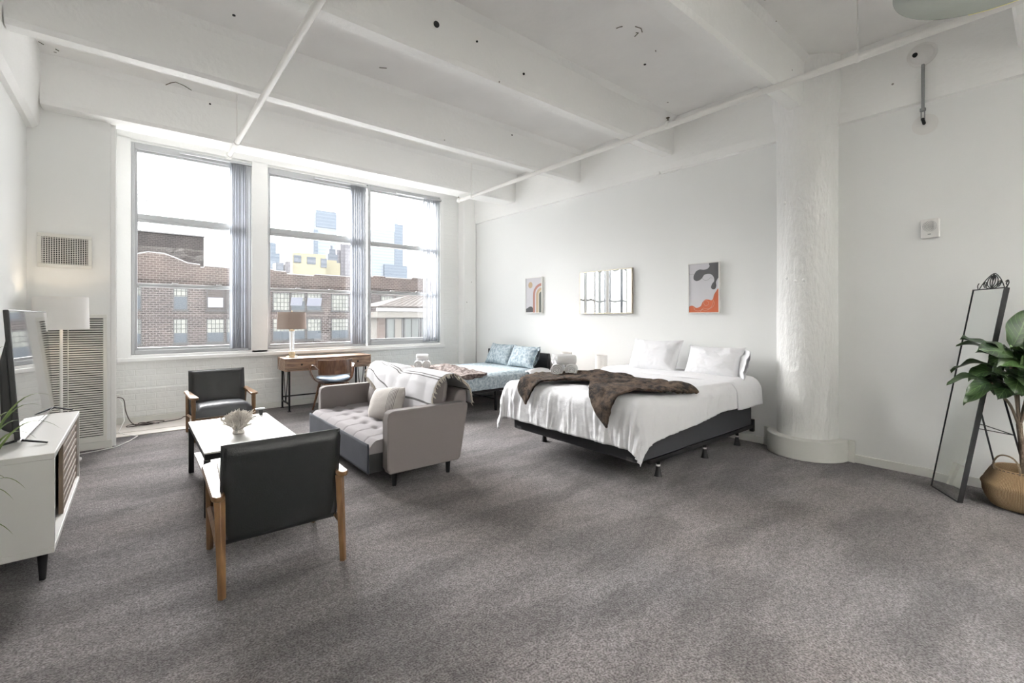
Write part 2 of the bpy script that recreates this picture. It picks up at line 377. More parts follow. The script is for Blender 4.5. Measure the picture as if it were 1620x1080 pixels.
ceil_ = bpy.data.objects['ceiling']; BASE['ceiling'] = Matrix.Identity(4)
for pts in ([(.248, 6.03, 3.795), (.287, 5.973, 3.806), (.327, 5.924, 3.808), (.393, 5.953, 3.808), (.469, 6.01, 3.80)], [(-.665, 5.834, 3.808), (-.655, 5.846, 3.808), (-.638, 5.869, 3.808)], [(-.564, 5.896, 3.808), (-.545, 5.92, 3.808)],
            [(3.161, 2.431, 3.809), (3.17, 2.40, 3.809), (3.182, 2.381, 3.809)], [(3.264, 2.313, 3.809), (3.323, 2.297, 3.809), (3.376, 2.321, 3.809)], [(3.378, 2.40, 3.809), (3.358, 2.347, 3.809), (3.34, 2.36, 3.809)], [(1.856, 4.302, 3.809), (1.918, 4.266, 3.809)], [(3.70, 2.40, 3.809), (3.72, 2.41, 3.809)]):
    obj('crack', tube(B(), pts, .004, seg=5), M['bronze'], ceil_)
for x, y, z, r_, ax in ((1.775, 3.055, 3.586, .024, (0, -1, 0)), (2.66, 3.055, 3.507, .010, (0, -1, 0)), (.645, 6.09, 3.733, .014, (0, -1, 0)), (3.781, 4.58, 3.717, .010, (0, -1, 0)), (2.153, 3.055, 3.60, .008, (0, -1, 0)), (3.961, 1.609, 3.808, .014, (0, 0, -1)), (.62, 4.31, 3.808, .012, (0, 0, -1)), (3.826, 2.60, 3.808, .012, (0, 0, -1))):
    obj('anchor_hole', lathe(B(), [(r_, -.004), (r_, .004), (r_*.5, .006)], (x, y, z), seg=14, axis=ax), M['dark'], ceil_)
# round column with drum base
b = B(); cx, cy = XR, 1.63; prof = [(.262, 0), (.262, 2.9), (.264, 3.1), (.272, 3.25), (.29, 3.38), (.30, 3.5), (.30, ZC)]
seg = 72; rings = []
zs = [i*ZC/70 for i in range(71)]
def colr(z):
    for (r0, a), (r1, c_) in zip(prof, prof[1:]):
        if a <= z <= c_: return r0 + (r1-r0)*(z-a)/(c_-a)
    return .30
for z in zs:
    rings.append([b.verts.new((cx - math.sin(t)*(colr(z)+.0035*nz(t*4, z*1.2, 1)+.002*nz(t*12, z*5, 5)), cy + math.cos(t)*(colr(z)+.0035*nz(t*4, z*1.2, 1)), z)) for t in [PI*k/seg for k in range(seg+1)]])
for a, d in zip(rings, rings[1:]):
    for k in range(seg): b.faces.new((a[k], a[k+1], d[k+1], d[k]))
b.faces.new([v for v in rings[0]]); b.faces.new([v for v in rings[-1]])
col = thing('column', 'round white painted concrete column against the right wall', 'column', (cx, cy, 0), kind='structure')
obj('shaft', b, M['column'], col, world=True)
b = B()
pts = [(cx - .352*math.sin(PI*k/40), cy + .352*math.cos(PI*k/40)) for k in range(41)]
prism(b, pts, lambda x, y, t: Vector((x, y, t)), 0, .195)
obj('drum_base', b, M['base'], col, world=True, bevel=.008)
for y0, y1 in ((1.235, 1.29), (1.965, 2.02)): obj('base_block', bx(XR-.035, XR, y0, y1, 0, .2), M['base'], col, world=True, bevel=.003)
for dy, z in ((.12, 2.47), (-.01, 2.48), (.1, 1.73), (-.05, 1.70), (.02, 1.695)):
    b = B(); bmesh.ops.create_icosphere(b, subdivisions=2, radius=.016)
    for v in b.verts: v.co = v.co*(1+.5*nz(v.co.x*80, v.co.y*80, z)) + Vector((cx-math.sqrt(.262**2-dy*dy)+.004, cy+dy, z))
    obj('plaster_patch', b, M['column'], col, world=True)

# mechanical closet at the left of the windows
YC = 6.30
struct('wall_closet', bx(XL, -.2, YC, 7.54, 0, 3.40), M['wall'], 'boxed-out closet wall holding the air grille and the louvre panel', 'closet wall', smooth=False)
struct('trim_8', bx(-.2, -.155, 6.34, 6.38, .0, 3.36), M['trimw'], 'white vertical jamb strip on the closet corner', 'jamb', bevel=.004)
struct('baseboard_closet', bx(XL, -.185, YC-.015, YC, 0, .085), M['base'], 'baseboard under the louvre panel', 'baseboard', bevel=.003)
struct('trim_9', bx(-.195, .95, 6.93, YW-.056, 0, .014), M['board'], 'bare pale floorboard strip under the left window', 'floorboard', bevel=.003)
struct('trim_10', bx(-.195, .75, 6.72, 6.925, 0, .010), M['board'], 'pale carpet edge strip under the left window', 'floorboard', bevel=.003)
tag(obj('wall_switch', bx(-.2, -.165, 6.42, 6.47, 1.05, 1.16), M['porcelain'], bevel=.008), 'small white plastic switch box on the closet corner', 'switch')
tag(obj('pull_handle', bx(-.2, -.18, 6.40, 6.425, 1.75, 2.05), M['porcelain'], bevel=.008), 'long white plate high on the closet corner', 'plate')

# air grille
g = thing('air_vent', 'white rectangular air grille above the floor lamp', 'vent', (-.533, YC, 2.0))
b = B()
for x0, x1, z0, z1 in ((-.195, .195, .13, .165), (-.195, .195, -.165, -.13), (-.195, -.165, -.13, .13), (.165, .195, -.13, .13)): box(b, x0, x1, -.022, -.001, z0, z1)
obj('frame', b, M['ventw'], g, bevel=.004)
b = B()
for k in range(19): box(b, -.165+.33*(k+.5)/19-.0028, -.165+.33*(k+.5)/19+.0028, -.017, -.006, -.13, .13)
for k in range(14): box(b, -.165, .165, -.012, -.003, -.13+.26*(k+.5)/14-.0022, -.13+.26*(k+.5)/14+.0022)
obj('grille', b, M['ventw'], g)
obj('backing', bx(-.168, .168, -.002, -.0005, -.133, .133), M['dark'], g)
# louvre panel
g = thing('louvre_panel', 'tall grey louvred return-air panel behind the floor lamp', 'louvre panel', (-.46, YC, .735))
b = B()
for x0, x1, z0, z1 in ((-.25, .235, .60, .64), (-.25, .235, -.66, -.60), (-.25, -.225, -.6, .6), (.205, .235, -.6, .6), (-.058, -.050, -.6, .6)): box(b, x0, x1, -.02, -.001, z0, z1)
obj('frame', b, M['ventw'], g, bevel=.003)
b = B()
for k in range(52):
    z = -.595+1.19*(k+.5)/52; mt = place((-.01, -.011, z), (.75, 0, 0)); box(b, -.215, .215, -.009, .009, -.0012, .0012, mtx=mt)
obj('louvres', b, M['ventw'], g)
obj('backing', bx(-.226, .206, -.0025, -.0008, -.601, .601), M['dark'], g)

# ------------------------------------------------------------------ windows
def window(n, x0, x1, gx0, gx1, gz0, gz1, zt0, zt1, zm0, zm1, ox1):
    W_ = thing('window_%d' % n, ['', 'left tall window behind the armchair', 'middle tall window behind the desk lamp', 'right tall window above the end of the desk'][n], 'window', (x0, YW, 0), kind='structure')
    z0, z1 = .867, gz1+.11
    b = B(); ya, yb = YW+.005, YW+.12
    box(b, x0, gx0-.028, ya, yb, z0, z1); box(b, gx1+.028, ox1, ya, yb, z0, z1)
    box(b, gx0-.028, gx1+.028, ya, yb, gz1+.028, z1); box(b, gx0-.028, gx1+.028, ya, yb, z0, gz0-.035)
    obj('window_frame', b, M['alu'], W_, world=True, bevel=.006)
    b = B(); ys, ye = YW+.035, YW+.075
    box(b, gx0-.03, gx0, ys, ye, gz0-.04, gz1+.03); box(b, gx1, gx1+.03, ys, ye, gz0-.04, gz1+.03)
    box(b, gx0, gx1, ys, ye, gz1, gz1+.03); box(b, gx0, gx1, ys, ye, gz0-.04, gz0)
    obj('sash', b, M['alu'], W_, world=True, bevel=.004)
    b = B(); box(b, gx0, gx1, YW+.02, ye, zt0+.035, zt1); box(b, gx0, gx1, YW+.03, ye, zt0, zt0+.04)
    obj('transom_bar', b, M['alu'], W_, world=True, bevel=.006)
    obj('meeting_rail', box(bx(gx0, gx1, YW+.025, YW+.06, zm0, zm1), gx0+.012, gx1-.012, YW+.03, YW+.05, zm0-.018, zm0), M['alu'], W_, world=True, bevel=.003)
    obj('sash_lock', box(bx(gx0+.35, gx0+.42, YW+.012, YW+.04, zm1, zm1+.014), gx0+.85, gx0+.92, YW+.012, YW+.04, zm1, zm1+.014), M['steel'], W_, world=True, bevel=.003)
    obj('upper_pane', bx(gx0, gx1, YW+.052, YW+.056, zt1, gz1), M['pane'], W_, world=True)
    obj('middle_pane', bx(gx0, gx1, YW+.052, YW+.056, zm1, zt0), M['pane'], W_, world=True)
    obj('lower_pane', bx(gx0, gx1, YW+.052, YW+.056, gz0, zm0), M['screenp'], W_, world=True)
window(1, -.04, 1.30, .022, 1.24, .955, 3.468, 2.572, 2.675, 1.757, 1.785, 1.298)
window(2, 1.516, 3.05, 1.558, 2.95, .942, 3.462, 2.571, 2.684, 1.755, 1.785, 3.018)
window(3, 3.05, 4.44, 3.113, 4.38, .975, 3.498, 2.565, 2.645, 1.765, 1.80, 4.438)

def blinds(x0, x1, label, nv):
    g = thing('vertical_blind', label, 'blind', ((x0+x1)/2, YW-.045, 3.56), group='stacked vertical blinds at the windows')
    obj('headrail', bx(-.8 if nv < 9 else -.7, (x1-x0)/2+.03, -.018, .018, -.035, -.005), M['alu'], g, bevel=.003)
    b = B(); wv = x1-x0
    for k in range(nv):
        cxv = -wv/2 + wv*(k+.5)/nv; a = math.radians(52 + 10*math.sin(k*2.1)); n = 6; rows = []
        for j in range(n+1):
            s = (j/n-.5)*.088; q = .009*(1-(2*j/n-1)**2)
            rows.append((cxv + s*math.cos(a) - q*math.sin(a), s*math.sin(a)*.62 + q*math.cos(a)))
        va = [b.verts.new((x, y, -.04)) for x, y in rows]; vb = [b.verts.new((x + .004*math.sin(k), y, -2.66)) for x, y in rows]
        for j in range(n): b.faces.new((va[j], va[j+1], vb[j+1], vb[j]))
    o = obj('vanes', b, M['blind'], g); solidify(o, .0012, 0)
    return g
blinds(1.035, 1.27, 'grey vertical blind stacked at the side of the left window', 9)
blinds(2.735, 2.985, 'grey vertical blind stacked between the middle and right windows', 10)
blinds(4.07, 4.42, 'grey vertical blind stacked at the far right edge of the windows', 9)

# ------------------------------------------------------------------ outdoors
YE = 62; S = YE/32
ex = lambda x: x*S
ez = lambda z: CAM_H+(z-CAM_H)*S
def grid_window_mat():
    m = mat('industrial_glazing', (.30, .32, .31), .35, spec=.15); nt = m.node_tree; N = nt.nodes; L = nt.links; b = N['Principled BSDF']
    tc = N.new('ShaderNodeTexCoord'); mp = N.new('ShaderNodeMapping'); mp.inputs['Rotation'].default_value = (PI/2, 0, 0); L.new(tc.outputs['Object'], mp.inputs[0])
    bt = N.new('ShaderNodeTexBrick'); bt.offset = 0; bt.inputs['Scale'].default_value = 1; bt.inputs['Brick Width'].default_value = .40; bt.inputs['Row Height'].default_value = .52
    bt.inputs['Mortar Size'].default_value = .035; bt.inputs['Color1'].default_value = (.17, .175, .155, 1); bt.inputs['Color2'].default_value = (.12, .125, .115, 1); bt.inputs['Mortar'].default_value = (.022, .022, .022, 1)
    L.new(mp.outputs[0], bt.inputs[0]); L.new(bt.outputs[0], b.inputs['Base Color']); return m
M['ind'] = grid_window_mat()
M['winframe'] = mat('window_steel', (.02, .02, .02), .6)
M['dimglass'] = mat('dim_glass', (.035, .045, .055), .3, spec=.2)
M['whglass'] = mat('bright_vent_glass', (0.165, 0.173, 0.210), .3)
def brick_mat(name, c1, c2, mo):
    m = mat(name, c1, .95, spec=.05); nt = m.node_tree; N = nt.nodes; L = nt.links; b = N['Principled BSDF']
    tc = N.new('ShaderNodeTexCoord'); mp = N.new('ShaderNodeMapping'); mp.inputs['Rotation'].default_value = (PI/2, 0, 0); L.new(tc.outputs['Object'], mp.inputs[0])
    bt = N.new('ShaderNodeTexBrick'); bt.inputs['Scale'].default_value = 1; bt.inputs['Brick Width'].default_value = .55; bt.inputs['Row Height'].default_value = .24
    bt.inputs['Mortar Size'].default_value = .03; bt.inputs['Color1'].default_value = (*c1, 1); bt.inputs['Color2'].default_value = (*c2, 1); bt.inputs['Mortar'].default_value = (*mo, 1)
    L.new(mp.outputs[0], bt.inputs[0])
    n = N.new('ShaderNodeTexNoise'); n.inputs['Scale'].default_value = .35; n.inputs['Detail'].default_value = 5; L.new(tc.outputs['Object'], n.inputs[0])
    r = N.new('ShaderNodeValToRGB'); r.color_ramp.elements[0].position = .3; r.color_ramp.elements[1].position = .7
    r.color_ramp.elements[0].color = (.78, .78, .8, 1); r.color_ramp.elements[1].color = (1.15, 1.1, 1.08, 1); L.new(n.outputs[0], r.inputs[0])
    mx = N.new('ShaderNodeMixRGB'); mx.blend_type = 'MULTIPLY'; mx.inputs[0].default_value = 1; L.new(bt.outputs[0], mx.inputs[1]); L.new(r.outputs[0], mx.inputs[2])
    L.new(mx.outputs[0], b.inputs['Base Color']); return m
M['brickA'] = brick_mat('brown_brick', (.046, .036, .032), (.024, .019, .018), (.125, .115, .11))
M['brickP'] = brick_mat('pale_parapet_brick', (.066, .053, .048), (.048, .039, .036), (.135, .122, .115))  # brick made paler for sun and haze on the parapet
M['brickG'] = brick_mat('grey_penthouse_brick', (.046, .043, .042), (.036, .033, .033), (.095, .09, .086))

bb = thing('brick_building', 'long brown brick warehouse with a curved parapet across the street', 'building', (ex(8), YE, -14))
prof = [(-8, 4.75), (.08, 4.75), (.55, 4.90), (1.25, 4.86), (1.73, 4.68), (2.3, 4.42), (2.9, 4.37), (2.92, 4.22), (3.1, 4.22), (3.12, 4.31), (4.3, 4.27), (6.1, 4.27), (6.2, 4.36), (6.75, 4.34), (6.8, 4.27), (7.5, 4.26), (7.55, 4.12), (9.2, 4.08), (9.3, 4.18), (11.6, 4.16), (13.3, 4.26), (13.4, 4.33), (14.2, 4.33), (14.3, 4.26), (16.4, 4.25), (16.5, 4.36), (19, 4.36), (24, 4.36)]
ZP = 3.42
poly = [(ex(-8), -14), *[(ex(x), ez(ZP)) for x in (-8,)], (ex(24), ez(ZP)), (ex(24), -14)]
obj('facade', prism(B(), poly, lambda a, z, t: Vector((a, t, z)), YE, YE+14), M['brickA'], bb, world=True, smooth=False)
poly = [(ex(-8), ez(ZP))] + [(ex(x), ez(z)) for x, z in prof] + [(ex(24), ez(ZP))]
obj('parapet', prism(B(), poly, lambda a, z, t: Vector((a, t, z)), YE-.06, YE+.5), M['brickP'], bb, world=True, smooth=False)
b = B()
for (xa, za), (xb, zb) in zip(prof, prof[1:]):
    if xb-xa > .15: tube(b, [(ex(xa), YE+.1, ez(za)), (ex(xb), YE+.1, ez(zb))], .13, seg=4)
obj('coping', b, M['outwall'], bb, world=True, smooth=False)
def fwin(x0, x1, z0, z1, lower=0):
    f = B(); X0, X1, Z0, Z1 = ex(x0), ex(x1), ez(z0), ez(z1); t = .09; ya, yb = YE-.10, YE-.02
    box(f, X0, X1, ya, yb, Z1-t, Z1); box(f, X0, X1, ya, yb, Z0, Z0+t); box(f, X0, X0+t, ya, yb, Z0, Z1); box(f, X1-t, X1, ya, yb, Z0, Z1)
    box(f, X0-.1, X1+.1, YE-.16, yb, Z0-.14, Z0)
    fr = obj('window', f, M['winframe'], bb, world=True, smooth=False)
    zmid = Z0 + (Z1-Z0)*lower
    q = obj('pane', bx(X0+t, X1-t, YE-.06, YE-.03, zmid, Z1-t), M['ind'], fr, smooth=False, world=True)
    if lower: obj('lower_pane', bx(X0+t, X1-t, YE-.05, YE-.02, Z0+t, zmid), M['dimglass'], fr, smooth=False, world=True)
    return fr
R1, R2 = (1.74, 2.98), (-.15, 1.24)
cols = [(-.30, .26), (1.65, 2.32), (3.22, 4.10), (4.2, 5.05), (6.72, 7.72), (7.80, 8.68), (8.76, 9.72), (10.35, 11.55), (11.7, 12.6), (13.9, 14.9), (15.1, 16.0), (16.6, 17.7), (18.2, 19.2)]
for i, (x0, x1) in enumerate(cols):
    r1 = R1 if i < 3 else (1.76, 2.92)
    fwin(x0, x1, *r1, lower=(.62, .62, .0, .3, 0, .55, .5, 0, 0, 0, 0, 0, 0)[i])
    fwin(x0, x1, *R2, lower=.42)
    fwin(x0, x1, -2.0, -.75, lower=.3)
for x0, x1, z in ((7.75, 8.45, 2.35), (8.75, 9.65, 2.35), (3.27, 4.02, 2.2)):
    v = obj('tilted_vent', bx(-(ex(x1)-ex(x0))/2, (ex(x1)-ex(x0))/2, -.03, .03, -.55, .55, mtx=place((ex((x0+x1)/2), YE-.35, ez(z)), (.45 if x0 > 5 else 0, 0, 0))), M['whglass'], bb, world=True, smooth=False)
obj('belt_course', bx(ex(-8), ex(24), YE-.14, YE, ez(1.42), ez(1.50)), M['brickP'], bb, world=True, smooth=False)
b = B()
box(b, ex(3.15), ex(4.35), YE-.08, YE, ez(1.55), ez(3.25)); box(b, ex(6.5), ex(9.9), YE-.08, YE, ez(1.5), ez(1.72))
obj('dark_brick_panel', b, brick_mat('soot_brick', (.042, .034, .031), (.036, .029, .027), (.055, .05, .047)), bb, world=True, smooth=False)  # panels in a slightly different dark brick tone
ph = thing('penthouse_block', 'plain grey brick stair block standing up behind the warehouse parapet', 'building', (ex(1), YE+16, 0))
Sp = (YE+16)/32
obj('walls', bx(-9*Sp, 3.09*Sp, YE+16, YE+24, 0, CAM_H+(6.02-CAM_H)*Sp), M['brickG'], ph, world=True, smooth=False)
obj('coping', bx(-9*Sp, 3.13*Sp, YE+15.8, YE+24.1, CAM_H+(6.0-CAM_H)*Sp, CAM_H+(6.07-CAM_H)*Sp), M['outwall'], ph, world=True, smooth=False)

# near building with tiled roof seen in the right window
M['tile'] = mat('clay_tile_roof', (.040, .033, .029), .9, spec=.1, col2=(.026, .021, .018), vscale=3, bump=.5, bscale=6, streak=(6, 1, 1))
M['fascia'] = mat('cream_fascia', (.105, .10, .09), .9, spec=.1)
nb = thing('tiled_roof_building', 'low cream building with a clay tile roof outside the right window', 'building', (13, 28, -16))
s2 = 2; zz = lambda z: CAM_H+(z-CAM_H)*s2
b = B()
def roofp(x, y, z): return Vector((x, y, z))
e0, e1 = 5.85*s2, 12*s2
n = 60; rows = []
for k in range(n+1):
    x = e0 + (e1-e0)*k/n; bump = .04*abs(math.sin(k*PI/2)); tx = e0+4.2 + (e1-e0-4.2)*k/n
    rows.append([b.verts.new((x, 27.4, zz(1.66)+bump)), b.verts.new((tx, 31.5, zz(1.66)+.95+bump))])
for a, d in zip(rows, rows[1:]): b.faces.new((a[0], d[0], d[1], a[1]))
q_ = b.verts.new((e0, 31.5, zz(1.66))); b.faces.new((rows[0][0], rows[0][1], q_))
o = obj('roof', b, M['tile'], nb, world=True, smooth=False); solidify(o, .12, 0)
obj('fascia', bx(e0, e1, 27.4, 31.5, zz(1.33), zz(1.52)), M['fascia'], nb, world=True, smooth=False)
obj('gutter', bx(e0, e1, 27.3, 27.6, zz(1.53), zz(1.64)), M['outwall'], nb, world=True, smooth=False)
obj('walls', bx(e0+.3, e1, 28.1, 31.4, -16, zz(1.45)), M['fascia'], nb, world=True, smooth=False)
M['greenglass'] = mat('green_glazing', (.05, .06, .056), .3, var=.3, vscale=.7, streak=(3, 1, .4))
M['brickO'] = brick_mat('tan_brick', (0.074, 0.059, 0.053), (0.062, 0.050, 0.043), (0.081, 0.071, 0.065))
obj('corner_pier', bx(e0+.28, e0+.75, 27.95, 28.15, -16, zz(1.33)), M['brickO'], nb, world=True, smooth=False)
for k in range(9):
    x0 = e0+.85+k*1.25
    f = B(); box(f, x0, x0+.09, 27.98, 28.12, zz(.2), zz(1.31)); box(f, x0+1.1, x0+1.19, 27.98, 28.12, zz(.2), zz(1.31)); box(f, x0, x0+1.19, 27.98, 28.12, zz(1.28), zz(1.31)); box(f, x0+.55, x0+.61, 27.99, 28.1, zz(.2), zz(1.31))
    fr = obj('window', f, M['winframe'], nb, world=True, smooth=False)
    obj('pane', bx(x0+.09, x0+1.1, 28.04, 28.09, zz(.2), zz(1.28)), M['greenglass'], fr, world=True, smooth=False)
    obj('blind', bx(x0+.62, x0+1.08, 28.0, 28.03, zz(.55), zz(1.28)), M['fascia'], fr, world=True, smooth=False) if k % 2 == 0 else None

# far skyline; bluish distance haze is painted into the tower colours
def skymat(name, c, c2=None): return mat(name, c, .5, col2=c2, vscale=.06, streak=(1, 1, .4)) if c2 else mat(name, c, .5)
def floors_mat(name, c1, c2, h=3.5, wd=60):
    m = mat(name, c1, .7, spec=.1); nt = m.node_tree; N = nt.nodes; L = nt.links; b = N['Principled BSDF']
    tc = N.new('ShaderNodeTexCoord'); mp = N.new('ShaderNodeMapping'); mp.inputs['Rotation'].default_value = (PI/2, 0, 0); L.new(tc.outputs['Object'], mp.inputs[0])
    bt = N.new('ShaderNodeTexBrick'); bt.offset = 0; bt.inputs['Scale'].default_value = 1; bt.inputs['Brick Width'].default_value = wd; bt.inputs['Row Height'].default_value = h
    bt.inputs['Mortar Size'].default_value = h*.22; bt.inputs['Color1'].default_value = bt.inputs['Color2'].default_value = (*c1, 1); bt.inputs['Mortar'].default_value = (*c2, 1)
    L.new(mp.outputs[0], bt.inputs[0]); L.new(bt.outputs[0], b.inputs['Base Color']); return m
hz = .30
def tower(name, label, parts, m, y=300):
    t = thing(name, label, 'skyscraper', ((parts[0][0]+parts[0][1])/2, y, -20))
    for nm, x0, x1, z0, z1, *mm in parts: pass
    return t
def towers():
    def T(label, y, parts, name='skyscraper'):
        k = y/300; t = thing(name, label, 'skyscraper', (parts[0][1]*k, y, -20))
        for nm, x0, x1, z0, z1, dp, m in parts:
            zz3 = lambda z: CAM_H+(z-CAM_H)*k if z > -10 else -20
            obj(nm, bx(x0*k, x1*k, y-dp/2, y+dp/2, zz3(z0), zz3(z1)), m, t, world=True, smooth=False)
        return t
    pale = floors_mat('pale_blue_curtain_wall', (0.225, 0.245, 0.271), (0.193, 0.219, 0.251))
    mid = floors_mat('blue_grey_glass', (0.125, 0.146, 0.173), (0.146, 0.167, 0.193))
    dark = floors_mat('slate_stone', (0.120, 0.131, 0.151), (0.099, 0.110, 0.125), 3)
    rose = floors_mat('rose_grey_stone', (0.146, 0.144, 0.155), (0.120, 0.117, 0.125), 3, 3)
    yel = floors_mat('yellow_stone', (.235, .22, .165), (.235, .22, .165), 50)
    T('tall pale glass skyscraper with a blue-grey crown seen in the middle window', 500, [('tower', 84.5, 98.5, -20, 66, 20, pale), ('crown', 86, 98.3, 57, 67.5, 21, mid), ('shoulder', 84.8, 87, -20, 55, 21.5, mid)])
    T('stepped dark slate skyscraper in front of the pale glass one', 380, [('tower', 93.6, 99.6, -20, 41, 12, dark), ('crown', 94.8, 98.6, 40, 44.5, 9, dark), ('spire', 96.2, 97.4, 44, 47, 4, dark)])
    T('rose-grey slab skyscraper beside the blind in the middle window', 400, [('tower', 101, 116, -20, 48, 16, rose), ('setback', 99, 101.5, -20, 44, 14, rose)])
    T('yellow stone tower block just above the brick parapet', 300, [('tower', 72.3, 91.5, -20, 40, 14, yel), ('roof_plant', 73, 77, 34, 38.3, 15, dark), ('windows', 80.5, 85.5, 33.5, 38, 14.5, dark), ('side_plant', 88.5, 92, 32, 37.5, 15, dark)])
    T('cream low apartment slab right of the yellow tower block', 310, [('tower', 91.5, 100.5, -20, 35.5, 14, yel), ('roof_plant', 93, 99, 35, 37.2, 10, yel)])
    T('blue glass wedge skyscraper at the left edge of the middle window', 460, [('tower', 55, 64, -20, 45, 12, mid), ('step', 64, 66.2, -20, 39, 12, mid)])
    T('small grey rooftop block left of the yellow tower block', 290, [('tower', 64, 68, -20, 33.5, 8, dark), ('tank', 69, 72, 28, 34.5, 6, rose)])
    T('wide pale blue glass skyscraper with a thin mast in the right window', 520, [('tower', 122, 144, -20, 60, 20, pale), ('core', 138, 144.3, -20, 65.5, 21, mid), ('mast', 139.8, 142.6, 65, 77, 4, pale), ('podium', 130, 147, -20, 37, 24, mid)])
    # lattice mast
    t = thing('radio_mast', 'thin white lattice mast rising behind the roof in the left window', 'mast', (1.5, 110, -20))
    b = B()
    for dx in (0, 1.3):
        tube(b, [(.35+dx, 110, -20), (.35+dx, 110, 25.8)], .09, seg=5)
    for k in range(14): tube(b, [(.35, 110, 6+k*1.4), (1.65, 110, 7.4+k*1.4)], .05, seg=4)
    box(b, .2, .75, 109.8, 110.2, 24.2, 26.6); box(b, 1.2, 1.8, 109.8, 110.2, 23.2, 25.2)
    obj('lattice', b, mat('pale_mast', (.2, .2, .2), .6), t, world=True)
towers()
struct('roof_outside', bx(-8, 16, 8.3, 26, -2.6, -2.4), mat('pale_membrane_roof', (.64, .64, .63), .9), 'pale flat roof just below the windows outside', 'flat roof', smooth=False)  # unseen slab added to throw daylight up onto the ceiling
struct('ground_outside', bx(-400, 600, 9, 900, -20.5, -20), M['outwall'], 'grey street level far below the windows', 'ground', smooth=False)

# ------------------------------------------------------------------ pipes and ceiling fittings
def sprinkler(parent, p, up=True):
    b = B(); x, y, z = p
    lathe(b, [(.010, 0), (.012, .012), (.006, .018), (.006, .03), (.019, .034), (.019, .038)], (x, y, z+.025), seg=12)
    obj('sprinkler_head', b, M['bronze'], parent, world=True)
for nm, x, y0, y1, rods, lab in (('sprinkler_pipe', 4.15, YB, 6.42, (6.03, .98, -2.2), 'long white sprinkler pipe under the beams on the bed side'), ('sprinkler_pipe', .868, YB, 6.38, (5.83, 1.0, -2.2), 'white sprinkler pipe running overhead towards the left window')):
    p = thing(nm, lab, 'pipe', (x, 1, 3.28))
    obj('pipe', tube(B(), [(x, y0, 3.28), (x, y1, 3.28)], .027, seg=20), M['pipe'], p, world=True)
    obj('coupling', lathe(B(), [(.027, -.03), (.034, -.03), (.034, .03), (.027, .03)], (x, y1-.03, 3.28), seg=20, axis=(0, 1, 0)), M['pipe'], p, world=True)
    for yr in rods:
        obj('hanger_rod', tube(B(), [(x, yr, 3.29), (x, yr, ZC)], .005, seg=6), M['pipe'], p, world=True)
        obj('hanger_ring', lathe(B(), [(.028, -.012), (.033, -.012), (.033, .012), (.028, .012)], (x, yr, 3.28), seg=20, axis=(0, 1, 0)), M['pipe'], p, world=True)
    if x > 2:
        for ys in (6.42, 2.55):
            obj('fitting', lathe(B(), [(.02, -.03), (.031, -.025), (.031, .025), (.018, .03), (.012, .045)], (x, ys, 3.285), seg=14), M['pipe'], p, world=True)
            sprinkler(p, (x, ys, 3.30))
    else:
        obj('fitting', lathe(B(), [(.02, -.04), (.034, -.03), (.034, .03), (.018, .04)], (x, y1, 3.28), seg=14), M['pipe'], p, world=True)

# beam detector, conduit and round plate on the right wall
p = thing('alarm_horn', 'round white dome fitting high on the girder right of the column', 'wall fitting', (XR-.045, .763, 3.56))
obj('plate', lathe(B(), [(.001, .0), (.098, .0), (.098, .008), (.088, .014), (.001, .014)], (0, 0, 0), seg=36, axis=(-1, 0, 0)), M['porcelain'], p)
obj('dome', lathe(B(), [(.078, .013), (.072, .03), (.055, .05), (.030, .062), (.001, .066)], (0, 0, 0), seg=36, axis=(-1, 0, 0)), M['porcelain'], p)
obj('lens', lathe(B(), [(.018, .0), (.018, .012), (.001, .014)], (-.055, .035, -.01), seg=16, axis=(-1, 0, 0)), M['dark'], p)
p = thing('conduit', 'grey metal conduit drop ending in a round wall plate', 'conduit', (XR-.06, .755, 3.0))
obj('tube', tube(B(), [(0, 0, .47), (0, 0, .09)], .011, seg=12), M['steel'], p)
obj('turnbuckle', tube(tube(tube(B(), [(0, 0, .10), (0, 0, .078)], .02, seg=10), [(0, -.011, .08), (0, -.011, 0)], .004, seg=6), [(0, .011, .08), (0, .011, 0)], .004, seg=6), M['steel'], p)
obj('bolt', tube(B(), [(-.01, 0, .01), (.06, 0, -.015)], .012, seg=8), M['dark'], p)
obj('round_plate', lathe(B(), [(.001, 0), (.085, 0), (.085, .005), (.001, .007)], (.058, -.005, -.02), seg=36, axis=(-1, 0, 0)), M['porcelain'], p)
p = thing('wall_speaker', 'small square white speaker box with a round grille on the right wall', 'speaker', (XR, .715, 2.09))
obj('box', bx(-.045, 0, -.06, .06, -.08, .08), M['porcelain'], p, bevel=.008)
b = B()
for r in range(6):
    for k in range(max(1, r*6)):
        a = 2*PI*k/max(1, r*6); lathe(b, [(.0026, 0), (.0026, .0015)], (-.0451, r*.0085*math.cos(a), .018+r*.0085*math.sin(a)), seg=6, axis=(-1, 0, 0))
obj('grille', b, M['steel'], p)
obj('indicator', bx(-.0475, -.045, -.008, .012, -.052, -.045), M['steel'], p)

# glass disc ceiling light at the upper right
p = thing('ceiling_light', 'round frosted glass disc light hanging at the upper right corner', 'ceiling light', (3.325, .185, 3.1))
obj('glass_disc', lathe(B(), [(.001, -.004), (.425, -.004), (.430, 0), (.425, .004), (.001, .004)], seg=96), M['glassd'], p)
obj('rim', tube(B(), [(.431*math.cos(t), .431*math.sin(t), 0) for t in [-1.5+1.9*k/40 for k in range(41)]], .0038, seg=6), M['rim'], p)  # glint of light on the disc edge, built as a yellow strip
obj('rod', tube(B(), [(0, 0, 0), (0, 0, ZC-3.1)], .008, seg=10), M['porcelain'], p)
obj('canopy', lathe(B(), [(.001, ZC-3.14), (.06, ZC-3.14), (.065, ZC-3.1)], seg=24), M['porcelain'], p)

